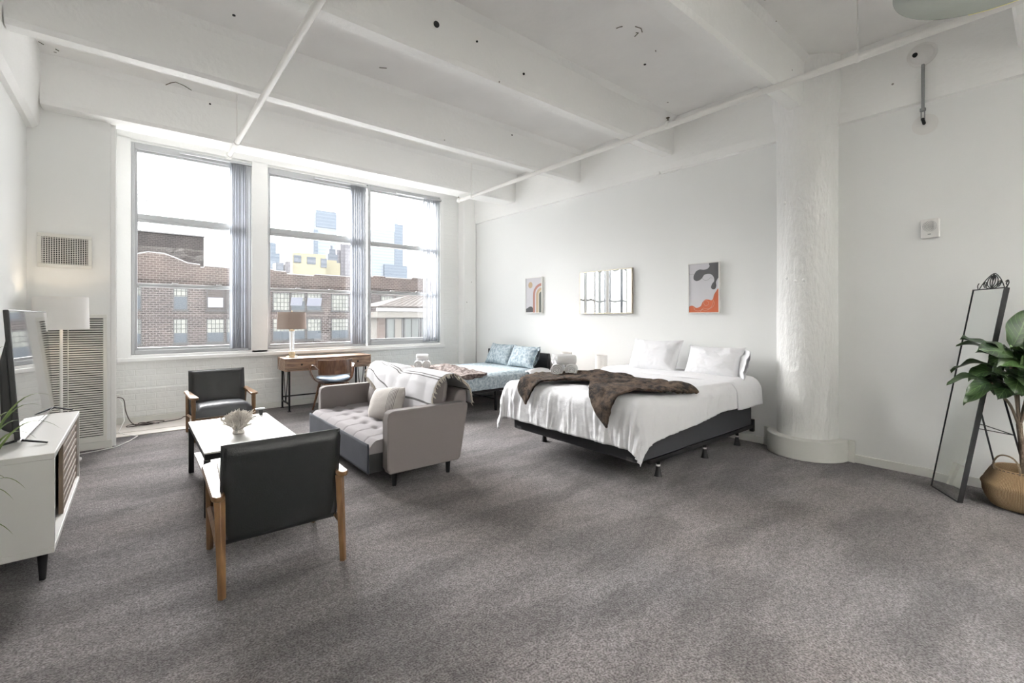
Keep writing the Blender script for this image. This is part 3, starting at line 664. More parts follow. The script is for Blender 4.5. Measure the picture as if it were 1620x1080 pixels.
# pendant uplights added at the unseen end of the room as fill light
for i, (x, y) in enumerate(((1.35, -1.7), (3.3, -1.7), (1.35, -3.3), (3.3, -3.3))):
    p = thing('pendant_lamp', 'white bowl pendant uplight behind the viewer', 'pendant lamp', (x, y, 3.3), group='pendants behind the viewer')
    obj('shade', lathe(B(), [(.001, -.10), (.10, -.10), (.22, -.02), (.24, .05), (.235, .05), (.21, -.015), (.10, -.09), (.001, -.09)], seg=32, cap=False), M['porcelain'], p)
    obj('bulb', lathe(B(), [(.001, -.05), (.05, -.045), (.05, 0), (.001, .01)], seg=20), M['bulb'], p)
    obj('rod', tube(B(), [(0, 0, -.05), (0, 0, ZC-3.3)], .008, seg=8), M['porcelain'], p)
    light('pendant_bulb', 'AREA', (0, 0, .03), FILL_W, (1, .985, .96), .36, rot=(PI, 0, 0), parent=p, shape='DISK')

# ------------------------------------------------------------------ television stand, television, floor lamp
st = thing('tv_stand', 'white low media cabinet with a sliding slatted wooden door', 'cabinet', (-.53, 3.95, 0), 0)
x0, x1, y0, y1, zt, zb = -.235, .212, -.66, .69, .655, .145
obj('top', bx(x0, x1, y0, y1, zt-.03, zt), M['whitelam'], st, bevel=.003)
obj('bottom', bx(x0, x1, y0, y1, zb, zb+.03), M['whitelam'], st, bevel=.003)
obj('side_panel', bx(x0, x1, y0, y0+.022, zb+.03, zt-.03), M['whitelam'], st, bevel=.002)
obj('side_panel', bx(x0, x1, y1-.022, y1, zb+.03, zt-.03), M['whitelam'], st, bevel=.002)
obj('back_panel', bx(x0, x0+.01, y0+.022, y1-.022, zb+.03, zt-.03), M['whitelam'], st)
obj('divider', bx(x0+.01, x1-.06, .0, .02, zb+.03, zt-.03), M['whitelam'], st)
obj('shelf', bx(x0+.01, x1-.06, y0+.022, 0, .40, .418), M['whitelam'], st, bevel=.002)
obj('shelf', bx(x0+.01, x1-.06, .02, y1-.022, .40, .418), M['whitelam'], st, bevel=.002)
obj('track', bx(x1-.05, x1-.004, y0+.022, y1-.022, zb+.03, zb+.038), M['whitelam'], st)
d = obj('sliding_door', box(box(bx(x1-.032, x1-.012, -.165, -.125, zb+.038, zt-.032), x1-.032, x1-.012, .615, .66, zb+.038, zt-.032), x1-.032, x1-.026, -.125, .615, zb+.038, zt-.032), M['doorside'], st, bevel=.002)
b = B()
ns = 9
for k in range(ns):
    z = zb+.04 + (zt-.075-zb)*(k+.5)/ns+.0; box(b, -.003, .003, -.125, .60, -.0245, .0235, mtx=place((x1-.016, 0, z), (0, .10, 0)))
obj('slats', b, M['door'], d, bevel=.001)
for yy in (y0+.06, y1-.09):
    for xx in (x0+.05, x1-.05):
        obj('leg', lathe(B(), [(.013, 0), (.022, zb)], (xx, yy, 0), seg=16), M['black'], st)

tv = thing('television', 'flat black television on the white media cabinet', 'television', (-.475, 4.15, .655), math.radians(-.6))
lean = Matrix.Rotation(math.radians(-3.5), 4, 'Y')
# local: screen faces +x, width along y
hw, zh0, zh1 = .60, .03, .735
b = bx(-.012, .010, -hw, hw, zh0, zh1, mtx=lean); obj('casing', b, M['blackp'], tv, bevel=.004)
b = B(); prism(b, [(-.012, .60), (-.05, .45), (-.065, .10), (-.012, .06)], lambda a, z, t: lean @ Vector((a, t, z)), -hw+.04, hw-.04); obj('rear_housing', b, M['blackp'], tv, bevel=.012)
obj('screen', bx(.0101, .0112, -hw+.008, hw-.008, zh0+.014, zh1-.008, mtx=lean), M['tv'], tv)
obj('bottom_trim', bx(-.002, .013, -hw, hw, zh0-.006, zh0+.010, mtx=lean), M['chrome'], tv, bevel=.002)
for s in (-1, 1):
    yy = s*(hw-.03)
    b = tube(B(), [(0, yy, .034), (.11, yy-.02, .006)], [.010, .007], seg=8, flat=.7); tube(b, [(0, yy, .034), (-.12, yy-.02, .006)], [.010, .007], seg=8, flat=.7)
    obj('foot', b, M['black'], tv)

fl = thing('floor_lamp', 'white floor lamp with a drum shade beside the television', 'floor lamp', (-.53, 5.93, 0))
obj('base', lathe(B(), [(.14, 0), (.14, .012), (.12, .02), (.012, .026)], seg=40), M['porcelain'], fl)
obj('pole', tube(B(), [(0, 0, .02), (0, 0, 1.30)], .0115, seg=14), M['porcelain'], fl)
obj('lamp_shade', lathe(B(), [(.192, 1.235), (.196, 1.235), (.188, 1.535), (.184, 1.535), (.192, 1.235)], seg=56, cap=False), M['shade'], fl)
obj('spider', box(bx(-.186, .186, -.002, .002, 1.50, 1.504), -.002, .002, -.186, .186, 1.50, 1.504), M['porcelain'], fl)
obj('bulb', lathe(B(), [(.012, 1.29), (.03, 1.34), (.028, 1.38), (.001, 1.41)], seg=16), M['bulb'], fl)
light('floor_lamp_bulb', 'POINT', (0, 0, 1.40), 1.6, (1, .78, .52), .03, parent=fl)
tag(obj('power_cord', tube(B(), [(-.50, 6.05, .008), (-.42, 6.15, .006), (-.30, 6.18, .006), (-.15, 6.25, .006), (-.05, 6.45, .006), (.02, 6.62, .016), (-.08, 6.75, .02), (-.15, 6.95, .02), (-.10, 7.1, .12), (-.12, 7.3, .30), (-.17, 7.4, .36)], .0045, seg=6), M['porcelain']), 'thin white cord running along the closet baseboard to the outlet', 'cord')
tag(obj('wall_outlet', box(bx(-.2, -.185, 7.36, 7.44, .32, .44), -.185, -.15, 7.38, 7.42, .35, .40), M['porcelain'], bevel=.004), 'white outlet with plugs on the closet side under the left window', 'outlet')
b = B(); pts = [(-.17, 7.36, .37), (-.11, 7.34, .34), (-.09, 7.30, .2), (-.05, 7.28, .08), (.0, 7.25, .03)]
rr = random.Random(4)
for k in range(46): pts.append((-.02+.11*k/12*(1 if k < 24 else .6)*(1+.0*k)+.09*math.cos(k*1.1), 7.22+.06*math.sin(k*1.37)+.03*math.sin(k*.6), .022+.018*rr.random()))
pts = pts[:32] + [(.42, 7.27, .03), (.5, 7.33, .05), (.62, 7.30, .025), (.8, 7.34, .022), (.87, 7.36, .022), (.8, 7.27, .022), (.62, 7.25, .022)]
def smoothpts(p, n=5):
    p = [Vector(q) for q in p]; out = []
    for i in range(len(p)-1):
        p0, p1, p2, p3 = p[max(i-1, 0)], p[i], p[i+1], p[min(i+2, len(p)-1)]
        for j in range(n):
            t = j/n; out.append(.5*((2*p1)+(-p0+p2)*t+(2*p0-5*p1+4*p2-p3)*t*t+(-p0+3*p1-3*p2+p3)*t*t*t))
    out.append(p[-1]); return out
tag(obj('extension_cord', tube(b, smoothpts(pts), .0048, seg=6), M['cord']), 'tangled dark brown extension cord on the bare floor strip', 'cord')

# ------------------------------------------------------------------ armchairs
def armchair(loc, rz, label):
    t = thing('armchair', label, 'armchair', loc, rz, 'pair of dark armchairs at the coffee table')
    for s in (-1, 1):
        obj('leg', tube(B(), [(s*.285, .300, 0), (s*.288, .265, .46)], [.019, .024], seg=4, flat=1), M['wood'], t, bevel=.004)
        obj('leg', tube(B(), [(s*.285, -.305, 0), (s*.288, -.235, .46)], [.019, .026], seg=4, flat=1), M['wood'], t, bevel=.004)
        poly = [(-.325, -.27), (-.325, .30), (-.31, .34), (-.28, .365), (-.25, .36), (-.245, .33), (-.262, -.0), (-.268, -.27), (-.285, -.30), (-.31, -.295)]
        b = prism(B(), [(-s*a, y) for a, y in poly], lambda a, y, z: Vector((a, y, z)), .462, .487)
        obj('armrest', b, M['wood'], t, bevel=.006)
        obj('side_rail', tube(B(), [(s*.286, .28, .25), (s*.286, -.265, .205)], .017, seg=4), M['wood'], t, bevel=.003)
    obj('front_rail', bx(-.275, .275, .235, .265, .215, .245), M['wood'], t, bevel=.004)
    # seat cushion
    def seat(s_, t_):
        x = (s_-.5)*.54; y = -.20+t_*.485
        e = min(1, 8*s_, 8*(1-s_), 7*t_, 7*(1-t_)); e = math.sin(e*PI/2)
        return Vector((x, y, .315 + .055*e + .018*math.sin(PI*s_)*math.sin(PI*t_) + .02*(t_-.5)))
    b = grid(B(), 26, 22, seat)
    def seatb(s_, t_):
        return Vector(((s_-.5)*.54, -.20+t_*.485, .245 + .02*(t_-.5)))
    grid(b, 26, 22, seatb); 
    # side wall
    n = 26; m_ = 22
    for (fa, fb, steps) in ((lambda u: (u, 0), 0, n), (lambda u: (u, 1), 0, n), (lambda u: (0, u), 0, m_), (lambda u: (1, u), 0, m_)):
        for k in range(steps):
            a0, a1 = fa(k/steps), fa((k+1)/steps)
            b.faces.new([b.verts.new(q) for q in (seat(*a0), seat(*a1), seatb(*a1), seatb(*a0))])
    bmesh.ops.remove_doubles(b, verts=b.verts, dist=.0005)
    obj('seat', b, M['leatherl'], t)
    # back: padded slab leaning backwards
    L = place((0, -.165, .205), (math.radians(9.5), 0, 0)); H_, W2, T2 = .525, .285, .034
    b = B(); R = .03
    def face(sgn):
        def f(s_, t_):
            x = (s_-.5)*2*W2; z = t_*H_
            e = min(1, 11*s_, 11*(1-s_), 11*(1-t_), 14*t_+.2); e = math.sin(max(0, e)*PI/2)
            puff = (.020 if sgn > 0 else .004)*math.sin(PI*s_)*math.sin(PI*t_)
            return L @ Vector((x, sgn*(T2*e*.9+.002+puff)+.0, z))
        return f
    grid(b, 32, 30, face(1)); grid(b, 32, 30, face(-1))
    bmesh.ops.remove_doubles(b, verts=b.verts, dist=.0045)
    for fa, st_ in ((lambda u: (u, 0), 32), (lambda u: (u, 1), 32), (lambda u: (0, u), 30), (lambda u: (1, u), 30)):
        for k in range(st_):
            a0, a1 = fa(k/st_), fa((k+1)/st_)
            try: b.faces.new([b.verts.new(q) for q in (face(1)(*a0), face(1)(*a1), face(-1)(*a1), face(-1)(*a0))])
            except ValueError: pass
    bmesh.ops.remove_doubles(b, verts=b.verts, dist=.0008)
    bk = obj('backrest', b, M['leather'], t)
    for s in (-1, 1):
        obj('piping', tube(B(), [L @ Vector((s*(W2-.006), -T2*.75, .01)), L @ Vector((s*(W2-.006), -T2*.75, H_-.03)), L @ Vector((s*(W2-.02), -T2*.7, H_-.006))], .0035, seg=6), M['leather'], bk)
    return t
armchair((.612, 2.86, 0), math.radians(-1.5), 'dark leather armchair seen from behind, nearest the viewer')
armchair((.765, 6.25, 0), PI+math.radians(1.2), 'dark leather armchair under the left window facing the coffee table')

# ------------------------------------------------------------------ coffee table, coral, small dish
ct = thing('coffee_table', 'white rectangular coffee table with black legs between the armchairs', 'coffee table', (.66, 4.26, 0))
hx, hy = .305, .59
obj('tabletop', bx(-hx, hx, -hy, hy, .425, .437), M['whitelam'], ct, bevel=.002)
obj('apron', box(box(box(bx(-hx+.004, hx-.004, -hy+.004, -hy+.03, .385, .425), -hx+.004, hx-.004, hy-.03, hy-.004, .385, .425), -hx+.004, -hx+.03, -hy+.03, hy-.03, .385, .425), hx-.03, hx-.004, -hy+.03, hy-.03, .385, .425), M['black'], ct, bevel=.002)
for sx in (-1, 1):
    for sy in (-1, 1): obj('leg', bx(sx*(hx-.02)-.019, sx*(hx-.02)+.019, sy*(hy-.02)-.019, sy*(hy-.02)+.019, 0, .385), M['black'], ct, bevel=.002)
obj('lower_shelf', bx(-hx+.042, hx-.042, -hy+.002, hy-.002, .14, .16), M['whitelam'], ct, bevel=.002)
co = B(); rc = random.Random(11)
lathe(co, [(.045, 0), (.052, .008), (.04, .03), (.028, .05)], seg=18)
def branch(p, d, r, depth):
    L_ = (.030+.022*rc.random())*(1 if depth else .8); q = p + d*L_; md = (p+q)/2 + Vector((rc.uniform(-1, 1), rc.uniform(-1, 1), rc.uniform(-1, 1)))*.004
    tube(co, [p, md, q], [r, r*.85, r*.6 if depth else r*.35], seg=6)
    if depth == 0: return
    for _ in range(rc.choice((2, 2, 3))):
        nd = (d + Vector((rc.uniform(-1, 1), rc.uniform(-1, 1), rc.uniform(-.5, .9)))*.75).normalized(); branch(q, nd, r*.72, depth-1)
for k in range(30):
    a = k*2.4; el = .45+1.05*rc.random(); d = Vector((math.cos(a)*math.cos(el), math.sin(a)*math.cos(el)*1.0, math.sin(el)))
    branch(Vector((math.cos(a)*.02, math.sin(a)*.02, .03)), d, .014, 3)
for v in co.verts:
    if v.co.z < 0: v.co.z = 0.001
o = tag(obj('coral_ornament', co, M['coral']), 'white branching coral ornament on the coffee table', 'ornament'); o.location = (.625, 4.13, .4375); o.scale = (.86, .86, .95)
c = thing('remote_stand', 'small black and grey remote standing at the far corner of the coffee table', 'remote', (.905, 4.78, .4375))
obj('post', bx(-.014, .014, -.014, .014, 0, .05), M['blackp'], c, bevel=.003)
obj('cap', bx(-.045, .03, -.02, .02, .05, .062), M['steel'], c, bevel=.003)

# ------------------------------------------------------------------ sofa bed
so = thing('sofa_bed', 'mauve grey pull-out sofa bed with tufted seat in the middle of the loft', 'sofa', (1.9, 4.22, 0))
sy0, sy1 = 3.35, 5.10
def arm(ya, yb):
    poly = [(1.535, .115), (1.515, .16), (1.515, .555), (1.525, .59), (1.56, .607), (2.235, .607), (2.262, .59), (2.262, .56), (2.185, .13), (2.165, .112)]
    return prism(B(), poly, lambda a, z, t: Vector((a, t, z)), ya, yb)
a1 = obj('armrest', arm(sy0, sy0+.095), M['sofa'], so, world=True, bevel=.012, seg=3)
a2 = obj('armrest', arm(sy1-.095, sy1), M['sofa'], so, world=True, bevel=.012, seg=3)
for par, yy in ((a1, (sy0+.008, sy0+.088)), (a2, (sy1-.088, sy1-.008))):
    for y_ in yy:
        pp = [(1.545, .118), (1.517, .16), (1.517, .555), (1.527, .588), (1.56, .604), (2.235, .604), (2.259, .588), (2.259, .56), (2.183, .14)]
        obj('piping', tube(B(), [(a, y_, z) for a, z in pp], .0045, seg=6), M['sofa'], par, world=True)
# seat with tufts and pleats
X0, X1, Y0s, Y1s = 1.405, 2.02, sy0+.10, sy1-.10
btn = [(1.62+.0*k+(.13 if r else 0), Y0s+.14+k*.235) for r in range(2) for k in range(7)]
def seatf(s_, t_):
    x = X0+(X1-X0)*s_; y = Y0s+(Y1s-Y0s)*t_
    z = .372+.018*math.sin(PI*min(1, s_*1.6)/2)+.006*math.sin(PI*t_)
    e = min(1, s_*9); z -= .05*(1-math.sin(e*PI/2))
    for bx_, by_ in btn: z -= .024*math.exp(-((x-bx_)**2/.0012+(y-by_)**2/.0025))
    if x < 1.60:
        for k in range(7):
            z -= .007*math.exp(-((y-(Y0s+.14+k*.235))/.008)**2)*min(1, (1.60-x)*20)
    z -= .006*abs(math.sin((x-1.62)*PI/.13))*0
    return Vector((x, y, z))
b = grid(B(), 56, 150, seatf)
def lowf(s_, t_): return Vector((X0+(X1-X0)*s_, Y0s+(Y1s-Y0s)*t_, .275))
for fa, st_ in ((lambda u: (u, 0), 56), (lambda u: (u, 1), 56), (lambda u: (0, u), 150)):
    for k in range(st_):
        p0, p1 = fa(k/st_), fa((k+1)/st_); b.faces.new([b.verts.new(q) for q in (seatf(*p0), seatf(*p1), lowf(*p1), lowf(*p0))])
bmesh.ops.remove_doubles(b, verts=b.verts, dist=.0003)
obj('seat_cushion', b, M['sofaseat'], so, world=True, angle=60)
b = B(); n = 60
for (xx, dep) in ((X0-.004, 0),):
    grid(b, n, 10, lambda s_, t_: Vector((xx + .004*nz(s_*9, t_*2, 2), Y0s+(Y1s-Y0s)*s_, .12+.235*t_)))
o = obj('front_skirt', b, M['skirt'], so, world=True); solidify(o, .006, 0)
obj('pullout_base', bx(X0+.005, 2.0, Y0s+.004, Y1s-.004, .125, .275), M['blackp'], so, world=True)
# back frame and cushions
poly = [(2.19, .13), (2.10, .30), (2.20, .66), (2.235, .695), (2.30, .70), (2.325, .68), (2.32, .60), (2.22, .13)]
obj('back_frame', prism(B(), poly, lambda a, z, t: Vector((a, t, z)), sy0+.10, sy1-.10), M['sofa'], so, world=True, bevel=.015, seg=3)
def cushion_box(bm, cx_, cy_, cz_, sx, sy, sz, tilt=0, p=2.6, seed=0, nx=28, amp=.006, yaw=0, roll=0):
    """plump rectangular cushion: superellipse pillow"""
    T = place((cx_, cy_, cz_), (roll, tilt, yaw))
    def side(sg):
        def f(s_, t_):
            u, v = 2*s_-1, 2*t_-1
            h = (max(0, (1-abs(u)**p))*max(0, (1-abs(v)**p)))**.5
            wr = amp*(nz(u*2.5+seed, v*2.5, sg)+.5*nz(u*6, v*6+seed, sg))
            return T @ Vector((sg*(sx/2*h+wr*min(1, h*2)), sy/2*u*(1-.05*(v*v)), sz/2*v*(1-.05*(u*u))))
        return f
    grid(bm, nx, nx, side(1)); grid(bm, nx, nx, side(-1)); bmesh.ops.remove_doubles(bm, verts=bm.verts, dist=.0008); return bm
for k, yy in enumerate((3.86, 4.59)):
    obj('back_cushion', cushion_box(B(), 2.075, yy, .585, .17, .74, .46, tilt=math.radians(13), p=7, seed=k*5, amp=.004), M['sofa'], so, world=True)
for x, y in ((1.60, 3.42), (2.10, 3.42), (1.60, 5.03), (2.10, 5.03)):
    obj('leg', lathe(B(), [(.016, 0), (.025, .125)], (x, y, 0), seg=16), M['black'], so, world=True)

# woven throw over the back cushions: profile from the cushion front over the top and down behind
tmarks = [(.14, .009), (.40, .007), (.435, .008), (.66, .008), (.90, .007)]
M['throw'] = stripes_mat('white_striped_throw', (.55, .545, .565), (.10, .095, .095), tmarks, cord=1)
prof3 = [Vector((a, 0, z)) for a, z in ((1.945, .455), (1.965, .55), (1.99, .65), (2.02, .74), (2.06, .80), (2.12, .835), (2.19, .83), (2.25, .785), (2.315, .725), (2.342, .66), (2.342, .52))]
def ppos(q):
    q = max(0, min(.9999, q))*(len(prof3)-1); i = int(q); f = q-i; return prof3[i].lerp(prof3[i+1], f)
def throwf(s_, t_):
    # s along the sofa (far to near), t down the front; it lies a little askew
    y = 4.93-1.50*s_ + .03*math.sin(t_*5)
    low = .02+.20*(1-min(1, max(0, (s_-.05)/.42)))*1.0 - .02*s_
    q = low + (.97-low)*t_
    p = ppos(q)
    nrm = .010*nz(s_*7, t_*5, 3)+.012*nz(s_*3, t_*2, 8)+.010*math.sin(s_*16+t_*6)*(.4+.6*(1-t_))
    return Vector((p.x-abs(nrm)*.9-.012*(t_ < .6), y+.012*nz(s_*4, t_*9, 1), p.z+.012+nrm*.6+.018*math.exp(-((s_-.5)/.04)**2)*-1))
b = grid(B(), 90, 60, throwf, uv=lambda s_, t_: (s_, t_))
o = tag(obj('throw_blanket', b, M['throw']), 'white woven throw with grey stripes draped over the sofa back', 'throw'); solidify(o, .006, 1)
th_fr = B()
for side_s in (0, 1):
    for k in range(70):
        t_ = .01+.98*k/69; p = throwf(side_s, t_); dy = (.045 if side_s == 0 else -.035); rr2 = random.Random(k+side_s*100)
        q = p+Vector((rr2.uniform(-.02, .01), dy*rr2.uniform(.6, 1.2), -.02-.02*rr2.random())); m2 = (p+q)/2+Vector((-.012, 0, .006))
        tube(th_fr, [p, m2, q], [.004, .005, .0025], seg=5)
for k in range(110):
    s_ = k/109; p = throwf(s_, 0); rr2 = random.Random(k+500)
    q = p+Vector((-.008-rr2.uniform(0, .01), rr2.uniform(-.008, .008), -.035-.012*rr2.random())); tube(th_fr, [p, q], [.0035, .002], seg=5)
M['fringe'] = mat('cream_fringe', (.60, .57, .51), .9, col2=(.46, .41, .34), vscale=14)
fr = obj('fringe', th_fr, M['fringe'], o)
M['lumbar'] = stripes_mat('natural_lumbar_pillow', (.44, .41, .385), (.15, .14, .14), [(.70+.035*k, .006) for k in range(6)], cord=0, bump=.4)
b = B(); T = place((1.83, 4.08, .535), (math.radians(-8), math.radians(22), math.radians(8)))
def lum(sg):
    def f(s_, t_):
        u, v = 2*s_-1, 2*t_-1; h = (max(0, 1-abs(u)**2.4)*max(0, 1-abs(v)**2.4))**.5
        return T @ Vector((sg*(.07*h+.003*nz(u*3, v*3, sg)), -.25*u*(1-.07*v*v), .155*v*(1-.07*u*u)))
    return f
grid(b, 30, 24, lum(-1), uv=lambda s_, t_: (s_, t_)); grid(b, 30, 24, lum(1), uv=lambda s_, t_: (s_, t_)); bmesh.ops.remove_doubles(b, verts=b.verts, dist=.0008)
tag(obj('lumbar_pillow', b, M['lumbar']), 'small beige striped pillow leaning on the sofa back', 'pillow')

# ------------------------------------------------------------------ desk, lamp, chair
dk = thing('desk', 'rustic wooden desk with three drawers on black metal legs', 'desk', (2.255, 7.22, 0))
hx, hy = .625, .225
obj('top', bx(-hx, hx, -hy, hy, .738, .757), M['desk'], dk, bevel=.002)
b = bx(-hx, hx, -hy, hy, .575, .592)
for x in (-hx, -.212, .192, hx-.02): box(b, x, x+.02, -hy+.0, hy, .592, .738)
box(b, -hx+.02, hx-.02, hy-.015, hy, .592, .738)
obj('case', b, M['desk'], dk, bevel=.002)
for k, (xa, xb) in enumerate(((-.602, -.215), (-.189, .189), (.215, .602))):
    dr = obj('drawer', bx(xa, xb, -hy-.004, -hy+.012, .598, .733), M['desk'], dk, bevel=.002)
    obj('knob', lathe(B(), [(.006, 0), (.006, .01), (.014, .014), (.012, .022), (.001, .024)], ((xa+xb)/2, -hy-.004, .665), seg=14, axis=(0, -1, 0)), M['black'], dr)
for s in (-1, 1):
    x = s*.545 if s > 0 else -.565
    for y in (-.20, .20): obj('leg', box(bx(x-.011, x+.011, y-.011, y+.011, .008, .575), x-.022, x+.022, y-.022, y+.022, 0, .008), M['black'], dk, bevel=.001)
    br = tube(B(), [(x, -.13, .575), (x, -.01, .12)], .006, seg=8); tube(br, [(x, .13, .575), (x, .01, .12)], .006, seg=8)
    obj('brace', br, M['black'], dk)
    obj('foot_rail', bx(x-.009, x+.009, -.19, .19, .10, .118), M['black'], dk)
obj('stretcher', bx(-.556, .536, .185, .203, .155, .173), M['black'], dk)

tl = thing('table_lamp', 'table lamp with a taupe drum shade and clear glass stem on the desk', 'lamp', (1.785, 7.27, .757))
obj('base', lathe(B(), [(.078, 0), (.078, .014), (.045, .020), (.045, .075), (.038, .085), (.001, .085)], seg=36), M['brass'], tl)
obj('glass_stem', lathe(B(), [(.036, .086), (.036, .385), (.030, .385), (.030, .086)], seg=32, cap=False), M['clearcyl'], tl)
obj('rod', tube(B(), [(0, 0, .08), (0, 0, .68)], .005, seg=10), M['brass'], tl)
obj('neck', lathe(B(), [(.038, .385), (.038, .40), (.012, .41), (.010, .44)], seg=24), M['brass'], tl)
obj('lamp_shade', lathe(B(), [(.196, .415), (.199, .415), (.190, .665), (.187, .665), (.196, .415)], seg=56, cap=False), M['taupe'], tl)
obj('finial', lathe(B(), [(.004, .66), (.009, .672), (.001, .69)], seg=12), M['brass'], tl)
tag(obj('lamp_cord', tube(B(), smoothpts([(1.70, 7.28, .762), (1.645, 7.26, .765), (1.622, 7.25, .74), (1.615, 7.3, .62), (1.62, 7.40, .5)]), .003, seg=6), M['porcelain']), 'thin pale cord hanging off the left end of the desk', 'cord')

dc = thing('desk_chair', 'bentwood walnut chair with a blue seat tucked at the desk', 'chair', (2.21, 6.72, 0), math.radians(-3))
# faces +y. curved back shell
def bent(b_, a0, a1, r, z0, z1, cyy=0, ry=None, lean=.05, n=40, th=.012):
    ry = ry or r
    for off in (0, th):
        pass
    vsI = []
    for k in range(n+1):
        a = a0+(a1-a0)*k/n; row = []
        for (rr3, z, ln) in ((r, z0, 0), (r, z1, lean), (r-th, z1, lean), (r-th, z0, 0)):
            row.append(b_.verts.new((math.sin(a)*(rr3+ln*.3), cyy-math.cos(a)*(rr3*ry/r+ln), z)))
        vsI.append(row)
    for p, q in zip(vsI, vsI[1:]):
        for j in range(4): b_.faces.new((p[j], q[j], q[(j+1) % 4], p[(j+1) % 4]))
    b_.faces.new(vsI[0]); b_.faces.new(vsI[-1][::-1])
    return b_
obj('backrest', bent(B(), -1.05, 1.05, .265, .535, .745, .03, .21, .035), M['walnut'], dc, bevel=.003)
for s in (-1, 1):
    pts = smoothpts([(s*.235, -.10, .62), (s*.272, -.02, .665), (s*.292, .05, .655), (s*.30, .09, .60), (s*.285, .07, .52), (s*.25, .04, .455), (s*.18, .02, .415), (s*.05, .0, .40)], 6)
    b = B(); rows = []
    for i, p in enumerate(pts):
        d = (pts[min(i+1, len(pts)-1)]-pts[max(i-1, 0)]).normalized(); nn = Vector((d.z*s, 0, -d.x*s)); nn = nn.normalized() if nn.length > .1 else Vector((1, 0, 0))
        w_ = Vector((0, .055, 0)); rows.append([b.verts.new(p+w_+nn*.006), b.verts.new(p-w_+nn*.006), b.verts.new(p-w_-nn*.006), b.verts.new(p+w_-nn*.006)])
    for p, q in zip(rows, rows[1:]):
        for j in range(4): b.faces.new((p[j], q[j], q[(j+1) % 4], p[(j+1) % 4]))
    b.faces.new(rows[0]); b.faces.new(rows[-1][::-1])
    obj('armrest', b, M['walnut'], dc)
b = B()
for sg in (1, -1):
    grid(b, 24, 24, lambda s_, t_: Vector(((2*s_-1)*.225*math.sqrt(max(0, 1-(2*t_-1)**2*.35)), (2*t_-1)*.215*math.sqrt(max(0, 1-(2*s_-1)**2*.35))+.02, .455+sg*.028*(max(0, 1-abs(2*s_-1)**5)*max(0, 1-abs(2*t_-1)**5))**.4+.03*(2*s_-1)**2)))
bmesh.ops.remove_doubles(b, verts=b.verts, dist=.0006)
obj('seat', b, M['blueseat'], dc, label='blue cushioned seat')
obj('under_frame', bx(-.17, .17, -.16, .18, .385, .415), M['walnut'], dc, bevel=.008)
for sx in (-1, 1):
    for sy in (-1, 1):
        obj('leg', tube(B(), [(sx*.155, sy*.14, .40), (sx*.235, sy*.215-.0, 0)], [.021, .012], seg=12), M['walnut'], dc)

# ------------------------------------------------------------------ beds
def drape_pos(p, q, A0, A1, Bh, zt, R, flare=.06):
    """unfolded cloth point (p along x from the head, q across) laid on a bed: top rectangle x in [A1 (foot), A0(head)], |q|<=Bh"""
    exx = max(0, A1-p); ey = max(0, abs(q)-Bh); sgn = 1 if q >= 0 else -1
    s = (exx**2.8+ey**2.8)**(1/2.8); hyp = math.hypot(exx, ey)
    cx_, cy_ = max(p, A1), max(-Bh, min(Bh, q))
    if s < 1e-6: return Vector((cx_, cy_, zt)), Vector((0, 0, 1))
    nx, ny = -exx/hyp, sgn*ey/hyp; arc = R*PI/2; flare = flare+.17*abs(2*nx*ny)
    if s < arc: a = s/R; o_ = R*math.sin(a); dz = R*(1-math.cos(a)); nr = Vector((nx*math.sin(a), ny*math.sin(a), math.cos(a)))
    else: o_ = R+(s-arc)*flare; dz = R+(s-arc); nr = Vector((nx, ny, .05))
    return Vector((cx_+nx*o_, cy_+ny*o_, zt-dz)), nr.normalized()

# near bed --------------------------------------------------
bd = thing('bed', 'near bed with white duvet on a black box spring and metal frame', 'bed', (4.0, 2.89, 0))
obj('box_spring', bx(3.04, 5.08, 2.125, 3.655, .195, .43), M['boxs'], bd, world=True, bevel=.02, seg=3)
obj('mattress', bx(3.05, 5.09, 2.13, 3.65, .43, .64), M['white'], bd, world=True, bevel=.04, seg=3)
b = B()
for y in (2.14, 3.63): box(b, 3.2, 5.12, y-.015, y+.015, .16, .195)
for x in (3.42, 4.24, 4.9): box(b, x-.015, x+.015, 2.14, 3.64, .155, .19)
obj('frame_rail', b, M['black'], bd, world=True)
obj('headboard_bracket', box(bx(5.10, 5.14, 2.12, 2.16, .12, .25), 5.10, 5.14, 3.61, 3.65, .12, .25), M['black'], bd, world=True, bevel=.003)
for x in (3.43, 4.22, 4.90):
    for y in (2.2, 3.6):
        lg = obj('leg', lathe(B(), [(.036, 0), (.030, .01), (.020, .06), (.016, .085), (.016, .165)], (x, y, 0), seg=14), M['black'], bd, world=True)
        obj('height_collar', lathe(B(), [(.0185, .085), (.0185, .10)], (x, y, 0), seg=14), M['porcelain'], lg, world=True)
for y in (2.2, 3.55): obj('corner_guard', bx(3.028, 3.05, y-.03, y+.03, .20, .235), M['clearcyl'], bd, world=True)
A0, A1, BH, ZT, RR = 5.02, 3.06, .745, .70, .11
cy0 = 2.89
hang_far, hang_foot = .46, .44
def hem(p):  # hang length on the near side as a function of p
    if p > 4.66: return .27
    if p > 4.2: return .30
    return .30 + .09*min(1, (4.2-p)/1.1)
